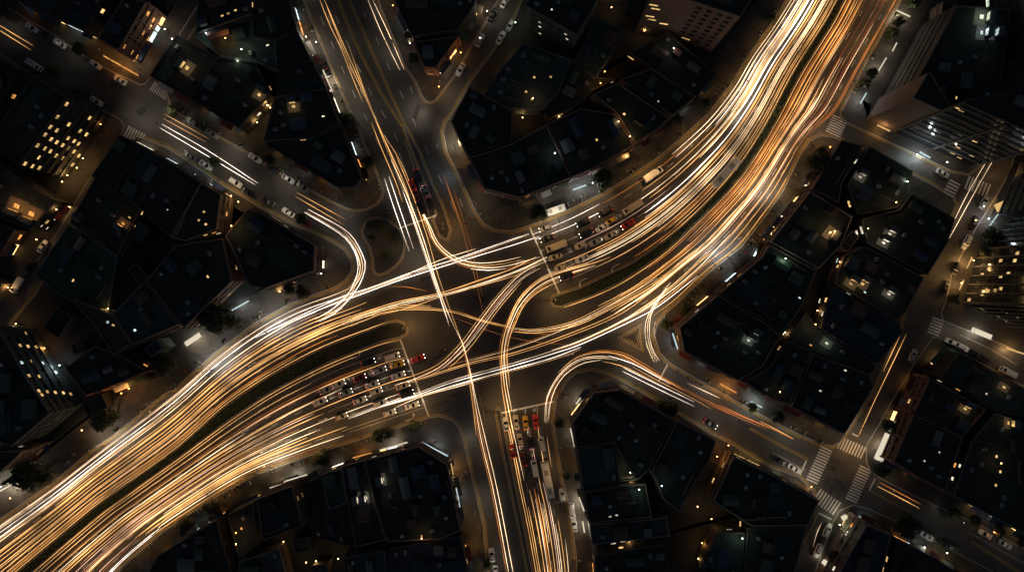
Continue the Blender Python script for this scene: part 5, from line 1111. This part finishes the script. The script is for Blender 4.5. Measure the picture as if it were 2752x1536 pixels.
def street_lamp(col, h, x, y, ang, place, power):
    keys = [k for k in LP if k[0] == col and k[1] == h]
    o = copy_tree(LP[keys[0]]); p = P(x, y); o.location = (p.x, p.y, .13); o.rotation_euler = (0, 0, ang)
    for ch in o.children:
        if ch.type == 'LIGHT': ch.data = lamp_light(col, power * (1.25 if h > 8 else .85 if power < 1000 else 1.1 if h > 6 else 1.7), spot=132)
    key = (col, h, place); NL[key] = NL.get(key, 0) + 1
    tag(o, f"{'tall' if h > 6 else 'short'} {col} street lamp {place}, {ordw(NL[key])} such", 'street lamp', 'street lamps')
def kerb_lamps(guide, n, col, h, place, power, side, u0=.03, u1=.97):
    g = Guide(guide)
    for i in range(n):
        u = u0 + (u1 - u0) * i / max(1, n - 1); p = g.at(u); t = (g.at(min(1, u + .02)) - g.at(max(0, u - .02))).normalized()
        nn = Vector((-t.y, t.x)) * side                    # grid units, y down
        q = p + nn * 8
        street_lamp(col, h, q.x, q.y, math.atan2(nn.y, -nn.x), place, power)
PW = 1700
kerb_lamps(W_K, 7, 'warm', 11, 'on the upper kerb of the west arm', PW, 1)
kerb_lamps(W_K2, 8, 'warm', 11, 'on the lower kerb of the west arm', PW, -1)
kerb_lamps(N_K, 7, 'warm', 11, 'on the upper kerb of the north-east arm', PW, -1)
kerb_lamps(N_K2[1:], 8, 'warm', 11, 'on the lower kerb of the north-east arm', PW, 1)
kerb_lamps(A_L[1:], 4, 'white', 8, 'on the outer kerb of north avenue', 500, -1)
kerb_lamps([(1010,0),(1087,178),(1130,250)], 2, 'white', 8, 'on the wedge kerb of north avenue', 400, 1)
kerb_lamps([(1190,356),(1222,452),(1272,558)], 2, 'white', 8, 'on the corner kerb of north avenue', 600, 1)
kerb_lamps([(1247,1184),(1276,1309),(1310,1536)], 3, 'white', 8, 'on the outer kerb of south avenue', 700, 1)
kerb_lamps(S_R, 4, 'warm', 8, 'on the inner kerb of south avenue', 600, -1)
kerb_lamps([(0,46),(142,93),(267,178),(392,235)], 3, 'white', 8, 'on the far kerb of the north-west street', 260, -1)
kerb_lamps([(463,296),(605,377),(759,470),(930,560)], 4, 'white', 8, 'on the far kerb of the north-west street', 900, -1)
kerb_lamps([(449,395),(605,500),(795,607),(930,680)], 4, 'white', 8, 'on the near kerb of the north-west street', 800, 1)
kerb_lamps([(1800,975),(1882,1024),(1981,1080),(2142,1166)], 4, 'white', 8, 'on the far kerb of the south-east street', 900, -1)
kerb_lamps([(1675,1024),(1903,1158),(2149,1280)], 3, 'white', 8, 'on the near kerb of the south-east street', 700, 1)
kerb_lamps([(1340,0),(1265,128),(1190,246)], 2, 'white', 8, 'on the small street of the wedge', 420, 1)
kerb_lamps([(2555,740),(2620,615),(2712,463)], 3, 'warm', 8, 'on the narrow street at the right', 600, 1)
kerb_lamps([(2570,880),(2669,916),(2752,955)], 2, 'white', 8, 'on the east street', 420, -1)
kerb_lamps([(2360,1285),(2473,1340),(2627,1408),(2741,1470)], 3, 'white', 8, 'on the far end of the south-east street', 220, -1)
for x, y, a, c, p in [(730,890,60,'cool',3800),(570,992,60,'cool',3600),(283,1195,40,'white',3600),(735,1250,95,'white',3600),(1062,128,200,'white',600),(1136,290,200,'white',1100),(1222,462,200,'cool',700),(1956,690,130,'cool',3600),(2075,520,130,'white',3200),(930,255,20,'white',500),(1500,610,100,'white',2000),(1975,300,0,'white',2200),(1205,150,210,'white',300),(350,320,20,'white',900),(985,740,0,'warm',500),(2300,1130,200,'white',900),(2240,330,250,'white',700),(1760,880,150,'white',1200),(1130,690,200,'white',900),(2320,1215,180,'warm',1300),(2172,1310,30,'white',900),(430,1080,300,'warm',900)]:
    street_lamp(c, 8, x, y, R(a), 'standing over a bright pool of light', p)
for x, y, p in [(1046,655,700),(1084,884,2600),(1492,808,2600),(1199,622,2200),(1708,905,2600),(1339,1106,2400)]: street_lamp('warm', 13, x, y, R(0), 'added on a traffic island to brighten the junction', p)  # masts added to spread warm light over the junction asphalt
for x, y, c, p in [(378,190,'white',500),(325,185,'amber',500),(295,160,'amber',350),(355,205,'amber',300),(1090,888,'warm',130),(1490,812,'warm',130),(1195,615,'amber',150),(2170,405,'amber',380),(2150,470,'warm',250),(2110,540,'warm',400),(2060,640,'warm',420),(1170,1170,'white',200),(1280,560,'white',180),(985,545,'warm',260),(1225,400,'white',1000),(1240,440,'warm',900),(1290,1470,'warm',420),(1275,1420,'warm',350),(1540,1500,'warm',300)]:
    h = 6 if c == 'amber' else 5
    street_lamp(c, h, x, y, R(90), 'on a kerb corner', p)
for k in list(LP): purge(LP[k])

# ------------------------------------------------------------------ lit shop signs on the facades and wall lamps in courts and forecourts
def sign(x0, y0, x1, y1, k, place, depth=.9, power=0):
    depth = depth if depth > 1.5 else min(depth, .45)
    a, b = P(x0, y0, 3.2), P(x1, y1, 3.2); d = b - a; c = (a + b) / 2; ang = math.atan2(d.y, d.x); L_ = d.length
    root = empty('shop_awning', (c.x, c.y, 0), ang)
    mb = MB(); mb.box((0, 0, 3.2), (L_, depth, .18), bev=.03); mb.obj('light_box', M['sign_' + k], root)
    mb = MB(); mb.box((0, depth * .5, 3.26), (L_ + .2, .1, .16)); mb.obj('top_rail', M['steel'], root)
    for s_ in (-.45, .45):
        m2 = MB(); m2.tube([(L_ * s_, 0, .13), (L_ * s_, 0, 3.1)], .05, 6); m2.obj('post', M['steel'], root)
    if power:
        q = {'w': 'white', 'c': 'cool', 'y': 'warm', 'o': 'amber', 'g': 'green', 'r': 'amber'}[k]
        link('glow', lamp_light(q, power, .5), root, (0, 0, 2.6))
    tag(root, f"{dict(w='white', c='blue-white', y='yellow', o='orange', g='greenish', r='red')[k]} glowing shop awning {place}", 'shop awning', 'lit shop awnings')
for a in [
 (1540,510,1575,497,'c','beside the bright green tree on the upper boulevard',.8,700), (498,925,538,898,'w','below the balcony lattice on the west arm',1.6,900), (622,834,668,808,'c','beside the dark hedge trees of the west arm',1.4,500),
 (0,1318,48,1292,'w','in the glaring forecourt at the left edge',1.5,2600), (868,188,894,246,'w','on the bright forecourt of north avenue',.5,1300), (905,300,918,330,'w','next to the palm of north avenue',.8,300),
 (1020,1208,1095,1187,'w','along the upper front of the chamfered corner block',.5,800), (948,1229,998,1216,'o','on the lower boulevard front beside a white lit shop',.5,350), (765,1292,825,1274,'w','in front of the tall bare-walled building',.6,900), (725,1310,758,1300,'w','next to the tall bare-walled building',.5,200),
 (1132,1186,1204,1224,'c','along the chamfer of the corner block',.5,700), (1226,1310,1236,1362,'c','on the south avenue side of the corner block',.5,250), (1212,1245,1218,1275,'y','below the chamfer on south avenue',.5,450), (1556,1335,1570,1372,'w','in the brilliant forecourt on south avenue',1.2,1300), (1566,1400,1571,1430,'w','below the brilliant forecourt on south avenue',.7,500), (1533,1150,1545,1200,'w','along the first building of south avenue',.5,250), (1548,1085,1560,1068,'w','on the slanting front of south avenue',.5,500),
 (1808,895,1822,938,'c','on the corner behind the triangle island',1.2,350), (1935,1030,1980,1055,'o','on the south-east street near the mist',.8,900), (2018,1078,2048,1094,'c','in the misty pavement of the south-east street',.8,900),
 (2359,1236,2390,1166,'w','under the brown lattice front',3.2,900), (2393,1160,2416,1128,'w','above the brown lattice front',1.8,500), (2250,1476,2270,1436,'w','below the pale window grid',1.8,250), (2262,1392,2275,1385,'w','on the corner of the lower street',1.6,200), (2214,1516,2222,1506,'w','at the foot of the lower street',2.5,150),
 (2352,205,2382,155,'w','along the striped tower slab',1.0,700), (2312,278,2328,250,'c','near the blank brown tower end',.8,450), (2398,138,2410,115,'w','beside the planted strip of the tower',.6,200), (2410,28,2446,45,'w','near the top of the boulevard',1.4,700),
 (2472,408,2500,424,'c','at the foot of the office tower',1.2,900), (2358,336,2392,352,'y','under the blank brown tower end',1.2,350), (2676,560,2708,545,'y','at the top of the narrow right-hand street',2.6,1500), (2660,605,2682,575,'c','beside the tree of the narrow right-hand street',1.4,500), (2598,720,2612,690,'y','beneath the ribbed tower',1.2,900), (2578,778,2590,752,'y','at the corner of the ribbed tower',1.2,700), (2612,884,2665,906,'w','along the east street under the ribbed tower',1.6,600), (2705,935,2752,950,'y','at the right edge of the east street',1.2,700),
 (2170,500,2188,468,'y','on the planted corner of the lower boulevard bend',.8,400), (2130,560,2158,522,'w','beside the gold trees of the bend',.5,200), (278,150,372,203,'o','along the orange pavement of the north-west street',.6,420), (1420,1050,1421,1050,'w','x',.1,0)][:-1]: sign(*a)
WL = 0
def wall_lamp(x, y, col, power, place):
    global WL
    t = hit(x, y)
    if t[0] == 'roof': p = Vector((t[2], t[3], t[4] - .5)); hh = 2.2
    elif t[0] == 'wall':
        b = BB[t[1]]; a, c = b['poly'][t[2]], b['poly'][(t[2] + 1) % len(b['poly'])]; d = (c - a).normalized(); q = a + d * t[3] + Vector((d.y, -d.x)) * .5; p = Vector((q.x, q.y, .13)); hh = max(2.6, t[4])
    else: p = Vector((t[2], t[3], .13)); hh = 2.8
    root = empty('post_lantern', p)
    mb = MB(); mb.tube([(0, 0, 0), (0, 0, hh)], .05, 6); mb.obj('post', M['steel'], root)
    mb = MB(); mb.tube([(0, 0, hh), (0, 0, hh + .06), (0, 0, hh + .24), (0, 0, hh + .3)], [.08, .17, .17, .07], 10); mb.obj('lantern', M['bulb_' + LC_[col][1]], root)
    link('glow', lamp_light(col, power * .65, .2), root, (0, 0, hh + .75))
    WL += 1; tag(root, f"{col} glowing post lantern {place}", 'lantern', 'small lanterns among the buildings')
for n, (x, y, c, p, pl) in enumerate([
 (455,88,'white',500,'in the forecourt behind the orange windowed block'),(470,110,'white',200,'below the white forecourt at the top'),(560,95,'cool',160,'at the teal yard building'),(612,108,'amber',350,'in the orange courtyard at the top'),(655,138,'green',220,'in the greenish yard at the top'),(640,160,'green',90,'on the dim wall below the greenish yard'),(728,290,'warm',320,'at the upper end of the lit alley'),(700,335,'warm',380,'at the lower end of the lit alley'),(830,108,'white',700,'at the head of the north avenue pavement'),(857,122,'white',400,'at the kerb end of the north avenue pavement'),
 (285,340,'amber',110,'at the foot of the tall gold-windowed office'),(238,430,'warm',300,'in the gold yard beside the tall office'),(222,455,'warm',260,'below the gold yard beside the tall office'),(197,475,'warm',420,'at the lower end of the gold yard'),(183,492,'warm',350,'on the wall under the gold yard'),(620,530,'warm',250,'in the olive courtyard near the north-west street'),(628,608,'warm',350,'in the lower olive courtyard'),(650,545,'warm',250,'in the olive courtyard by the white end screen'),(115,645,'warm',260,'in the lane yard with the white car'),(150,560,'warm',150,'on the shed roof by the lane'),(20,770,'warm',200,'in the yard beside the pickup'),(130,935,'amber',420,'on the end wall of the tall teal office'),(176,978,'cool',400,'on the lower wall of the tall teal office'),(60,868,'warm',260,'where the lane bends at the left edge'),(360,1040,'amber',500,'in the orange forecourt of the west arm'),(340,1052,'amber',400,'beside the orange forecourt of the west arm'),(235,1150,'warm',350,'on the bulging forecourt of the west arm'),(290,833,'warm',150,'on the roof with the gold rooflights'),(20,1300,'white',1600,'in the glaring forecourt'),(45,1330,'warm',500,'beside the glaring forecourt'),(760,783,'warm',300,'on the hedge wall near the corner building'),(600,822,'amber',260,'beside the blue-white shop sign'),(560,840,'amber',220,'above the dark hedge trees'),(870,735,'white',150,'on the grassy corner by the slip bend'),
 (770,1445,'warm',140,'in the courtyard with two gold windows'),(850,1510,'warm',165,'in the courtyard at the bottom'),(915,1490,'warm',132,'by the narrow courtyard lamp strip'),(830,1500,'warm',110,'beside the gold courtyard windows'),(640,1425,'amber',160,'in the narrow alley south of the boulevard'),(640,1455,'warm',120,'lower in the narrow alley south of the boulevard'),(1135,1440,'warm',150,'on the navy roof south of the corner block'),(1690,1262,'green',260,'in the green court behind south avenue'),(1715,1310,'green',140,'in the lower green court behind south avenue'),(1690,1452,'warm',200,'on the lit rear gallery'),(1775,1300,'cool',70,'in the dim gap between the rear roofs'),(1868,1352,'warm',176,'in the courtyard below the alley building'),(1905,1385,'warm',192,'in the courtyard with gold rooflights'),(1885,1452,'amber',192,'in the orange alley at the bottom'),(1870,1490,'warm',110,'lower in the orange alley'),(1990,1440,'green',220,'in the greenish yard at the bottom'),(1950,1190,'amber',300,'by the wall beside the alley building'),(1920,1220,'amber',220,'in the narrow gap of the alley building'),
 (2236,622,'warm',260,'in the first yellow roof court'),(2325,615,'warm',260,'in the second yellow roof court'),(2105,695,'green',180,'at the greenish rooftop'),(2260,705,'warm',160,'by the slim gold windows'),(2112,895,'warm',180,'in the rear court of the right block'),(2185,870,'warm',200,'by the long rear wall of the right block'),(2200,835,'warm',160,'above the long rear wall of the right block'),(2400,545,'warm',260,'in the gold tree court'),(2220,400,'amber',350,'by the planted corner'),(2225,625,'warm',100,'beside the first yellow roof court'),(2450,420,'cool',900,'at the grey parking bay'),(2530,440,'white',600,'in the cross street under the tower'),(2430,490,'green',260,'in the grey parking bay'),
 (1404,322,'warm',240,'on the inner roof with a gold skylight'),(1432,268,'warm',160,'beside the inner roof skylights'),(1612,228,'amber',320,'on the orange ramp'),(1622,200,'amber',140,'above the orange ramp'),(1727,92,'warm',300,'in the tower forecourt'),(1640,30,'warm',220,'on the top roof with gold windows'),(1807,135,'white',160,'at the foot of the blank tower'),(1490,415,'cool',140,'by the rooftop box'),(1500,310,'warm',160,'in the inner court of the bend block'),(1660,330,'warm',160,'beside the slanting lit side wall'),(1690,370,'warm',220,'at the foot of the slanting side wall'),(1680,425,'warm',350,'in the cream forecourt by the boulevard'),(1590,495,'cool',900,'under the bright green tree'),(1385,70,'green',120,'at the wedge street corner'),(1310,40,'white',320,'on the pale wall of the wedge street'),(1240,150,'amber',200,'along the wedge street pavement'),(1060,25,'amber',120,'on the wedge side of north avenue'),(1105,125,'white',150,'on the wedge pavement'),(1182,240,'amber',350,'on the wedge tip'),
 (2600,700,'warm',500,'on the warm pavement under the ribbed tower'),(2568,760,'warm',500,'lower on the warm pavement under the ribbed tower'),(2640,590,'cool',300,'by the purple-white shopfront'),(2680,1240,'warm',100,'in the yard at the right edge'),(2655,1420,'amber',150,'by the parked cars at the right edge'),(2530,1475,'green',160,'on the lit parking strip'),(2470,1460,'cool',120,'at the end of the lit parking strip'),(2245,1400,'green',200,'on the corner of the lower street'),(2090,1050,'warm',70,'on the wall above the scooters'),(2355,1270,'amber',200,'on the pavement corner of the striped junction'),(2170,1300,'amber',150,'on the near corner of the striped junction')]):
    wall_lamp(x, y, c, p, pl)

# ------------------------------------------------------------------ trees, hedges, small pavement furniture
def leafmesh(seed, r, hgt, n, leaf):
    rnd = random.Random(seed); mb = MB()
    lobes = [(Vector((rnd.uniform(-.55, .55) * r, rnd.uniform(-.55, .55) * r, rnd.uniform(-.35, .4) * hgt)), rnd.uniform(.35, .6) * r) for _ in range(11)]
    for _ in range(n):
        c, lr = rnd.choice(lobes)
        d = Vector((rnd.gauss(0, 1), rnd.gauss(0, 1), rnd.gauss(0, 1))).normalized()
        p = c + d * lr * rnd.uniform(.55, 1.05)
        a = Vector((rnd.gauss(0, 1), rnd.gauss(0, 1), rnd.gauss(0, 1))).normalized(); b = a.cross(d).normalized(); a = b.cross((d + a * .5).normalized()).normalized()
        s_ = leaf * rnd.uniform(.6, 1.3)
        mb.poly([p - a * s_, p + b * s_ * .5, p + a * s_, p - b * s_ * .5], 0 if rnd.random() < .75 else 1)
    return mb
TREE_M = {}
for ti, (lm, lm2) in enumerate((('leaf_dark', 'leaf_olive'), ('leaf_olive', 'leaf_dark'), ('leaf_lit_brown', 'leaf_olive'), ('leaf_lit_green', 'leaf_olive'))):
    cr = leafmesh(ti + 5, 3.0, 3.2, 2600, .3).mesh('crown', [M[lm], M[lm2]])
    mb = MB(); mb.tube([(0, 0, 0), (.05, .03, 1.5), (0, .08, 3.6)], [.24, .17, .11], 8)
    rnd = random.Random(ti)
    for k in range(6):
        a = k * 1.05 + rnd.uniform(-.3, .3); z = 1.8 + k * .28
        mb.tube([(0, 0, z), (math.cos(a) * .9, math.sin(a) * .9, z + .9), (math.cos(a) * 1.7, math.sin(a) * 1.7, z + 1.5)], [.09, .06, .03], 5)
    TREE_M[ti] = (cr, mb.mesh('trunk', M['bark']))
NT = {}
TW = ['dark green', 'olive green', 'brown lit', 'green lit']
def tree(x, y, r, ti, place):
    p = P(x, y); root = empty('tree', (p.x, p.y, .13), random.uniform(0, 6))
    k = r * S / 3.0; root.scale = (k, k, max(.75, min(k, 1.5)))
    link('trunk', TREE_M[ti][1], root); link('crown', TREE_M[ti][0], root, (0, 0, 4.4))
    key = (ti, place); NT[key] = NT.get(key, 0) + 1
    tag(root, f"{TW[ti]} leafy tree {place}, {ordw(NT[key])} such", 'tree', 'street trees')
for x, y, r, ti, pl in [(1446,574,26,0,'beside the parked white bus'),(1618,486,28,0,'by the blue-white awning of the upper boulevard'),(1630,478,20,3,'by the blue-white awning of the upper boulevard'),(1622,500,15,3,'by the blue-white awning of the upper boulevard'),(108,1262,42,0,'on the kerb of the west arm'),(140,1270,25,0,'on the kerb of the west arm'),(313,1118,36,1,'on the kerb of the west arm'),(598,848,44,0,'on the kerb of the west arm'),(640,862,24,1,'on the kerb of the west arm'),(462,972,32,0,'on the kerb of the west arm'),(420,1000,22,2,'on the kerb of the west arm'),(823,783,24,2,'near the slip bend corner'),(785,775,18,1,'near the slip bend corner'),(845,722,24,1,'near the slip bend corner'),(2181,448,34,0,'on the planted corner of the lower bend'),(2170,480,20,2,'on the planted corner of the lower bend'),(2196,415,18,0,'on the planted corner of the lower bend'),
 (882,1222,24,0,'on the lower pavement of the west arm'),(1023,1164,20,0,'on the lower pavement of the west arm'),(1050,1160,12,1,'on the lower pavement of the west arm'),(1115,1140,16,0,'on the lower pavement of the west arm'),(855,1228,16,2,'on the lower pavement of the west arm'),(520,1395,26,2,'on the lower pavement of the west arm'),(585,1350,26,2,'on the lower pavement of the west arm'),
 (944,328,20,0,'on the outer pavement of north avenue'),(996,440,18,0,'on the outer pavement of north avenue'),(1115,165,16,0,'on the wedge pavement of north avenue'),(1100,110,14,1,'on the wedge pavement of north avenue'),(734,433,17,0,'along the north-west street'),(25,34,26,0,'along the north-west street'),(160,200,18,0,'along the north-west street'),(478,302,16,1,'along the north-west street'),(228,140,18,0,'along the north-west street'),(820,590,16,0,'along the north-west street'),(590,440,16,0,'along the north-west street'),
 (2374,1136,18,0,'by the white awnings of the striped junction'),(2352,1252,22,0,'by the white awnings of the striped junction'),(2410,1392,34,0,'by the white awnings of the striped junction'),(2232,1480,24,0,'on the lower street'),(1798,1092,24,2,'on the near pavement of the south-east street'),(1775,1078,16,1,'on the near pavement of the south-east street'),(2080,1112,18,0,'on the far pavement of the south-east street'),(2010,1090,16,1,'on the far pavement of the south-east street'),
 (1030,615,17,1,'on the park island'),(1062,640,15,0,'on the park island'),(1040,690,18,0,'on the park island'),(1004,640,12,1,'on the park island'),(1000,610,14,1,'on the park island'),(2640,637,24,0,'on the narrow street at the right'),(2626,676,16,1,'on the narrow street at the right'),(2548,800,18,2,'on the narrow street at the right'),(2038,668,20,2,'on the pavement of the lower bend'),(1785,868,16,0,'on the pavement of the lower bend'),(1830,822,12,1,'on the pavement of the lower bend'),
 (2330,205,16,0,'in the strip by the striped tower slab'),(2310,232,14,0,'in the strip by the striped tower slab'),(2382,100,18,0,'in the strip by the striped tower slab'),(2400,70,14,0,'in the strip by the striped tower slab'),(2440,20,16,0,'in the strip by the striped tower slab'),(2666,1418,18,2,'by the far end of the south-east street'),(2600,1390,18,1,'by the far end of the south-east street'),(2550,1370,16,0,'by the far end of the south-east street'),(2730,1450,16,2,'by the far end of the south-east street'),(1500,1130,16,0,'on the pavement of south avenue'),(1520,1270,10,0,'on the pavement of south avenue'),(1310,1505,12,0,'on the pavement of south avenue'),(1890,285,14,0,'on the pavement of the upper bend'),(1820,330,14,2,'on the pavement of the upper bend'),(2060,60,14,1,'on the pavement of the upper bend')]:
    tree(x, y, r, ti, pl)
def hedge(lane_a, lane_b, u0, u1, w, n, place):
    rnd = random.Random(len(place)); mb = MB(); ln = Lane(lane_a, lane_b)
    for _ in range(n):
        q = ln.at(rnd.uniform(u0, u1), rnd.gauss(.5, w)); p = P(q.x, q.y); z = .15 + abs(rnd.gauss(.35, .25))
        a = Vector((rnd.gauss(0, 1), rnd.gauss(0, 1), rnd.gauss(0, .6))).normalized(); b = a.cross(Vector((rnd.gauss(0, .5), rnd.gauss(0, .5), 1))).normalized(); s_ = rnd.uniform(.14, .34)
        c = Vector((p.x, p.y, z)); mb.poly([c - a * s_, c + b * s_ * .5, c + a * s_, c - b * s_ * .5], 0 if rnd.random() < .6 else 1)
    o = mb.obj('hedge', [M['leaf_dark'], M['leaf_olive']]); tag(o, place, 'hedge', 'median hedges')
hedge(W_M[1:], W_M2[2:], 0, 1, .17, 9000, 'long low dark hedge on the median strip of the west arm')
hedge(N_M[1:], N_M2[1:], 0, 1, .17, 9000, 'long low dark hedge on the median strip of the north-east arm')
mb = MB(); mb.box((0, 0, .6), (1.0, .5, 1.2), bev=.05); mb.box((0, 0, 1.22), (1.1, .6, .06), 1)
UB = mb.mesh('utility_box', [M['metal'], M['steel']])
NB = 0
for x, y, a in [(1256,1217,0),(1253,1268,10),(1246,1290,10),(1275,1375,80),(974,1190,0),(200,1220,40),(185,1240,40),(942,700,90),(1500,1205,0),(1512,1262,0),(1290,575,20),(1247,500,70),(2292,222,60),(1988,640,30),(1810,870,60),(455,1060,40),(395,1085,40),(690,1270,20)]:
    NB += 1; p = P(x, y); o = link('utility_box', UB, None, (p.x, p.y, .13), R(a))
    tag(o, f"small pale utility box on the pavement, {ordw(NB)} of eighteen", 'utility box', 'utility boxes on the pavements')

mb = MB(); mb.box((0, 0, .22), (1.6, .7, .44), bev=.04); PLB = mb.mesh('box', [M['kerb']])
PLS = [leafmesh(40 + i, .7, .5, 240, .16).mesh('shrub', [M['leaf_dark'], M['leaf_olive']]) for i in range(3)]
NP = {}
for gd, nm, off, n, u0, u1 in [(W_K2, 'lower west pavement', -9, 12, .03, .8), (N_K, 'upper north-east pavement', -9, 11, .06, .9), (N_K2, 'lower north-east pavement', 10, 11, .1, .9), (W_K, 'upper west pavement', 9, 9, .05, .7), (A_L, 'north avenue pavement', -9, 9, .05, .9), (S_R, 'south avenue pavement', -9, 7, .1, .95), ([(463,296),(605,377),(759,470),(930,560)], 'north-west street pavement', -10, 9, .05, .95), ([(1882,1024),(1981,1080),(2142,1166)], 'south-east street pavement', -10, 6, .05, .95)]:
    for x, y, a in along(gd, n, off, u0, u1):
        p = P(x, y); r_ = empty('planter', (p.x, p.y, .13), a + R(90)); link('box', PLB, r_); link('shrub', rs.choice(PLS), r_, (0, 0, .6)); NP[nm] = NP.get(nm, 0) + 1
        tag(r_, f"stone planter box with a green shrub on the {nm}, {ordw(NP[nm])} along it", 'planter', 'planters on the pavements')
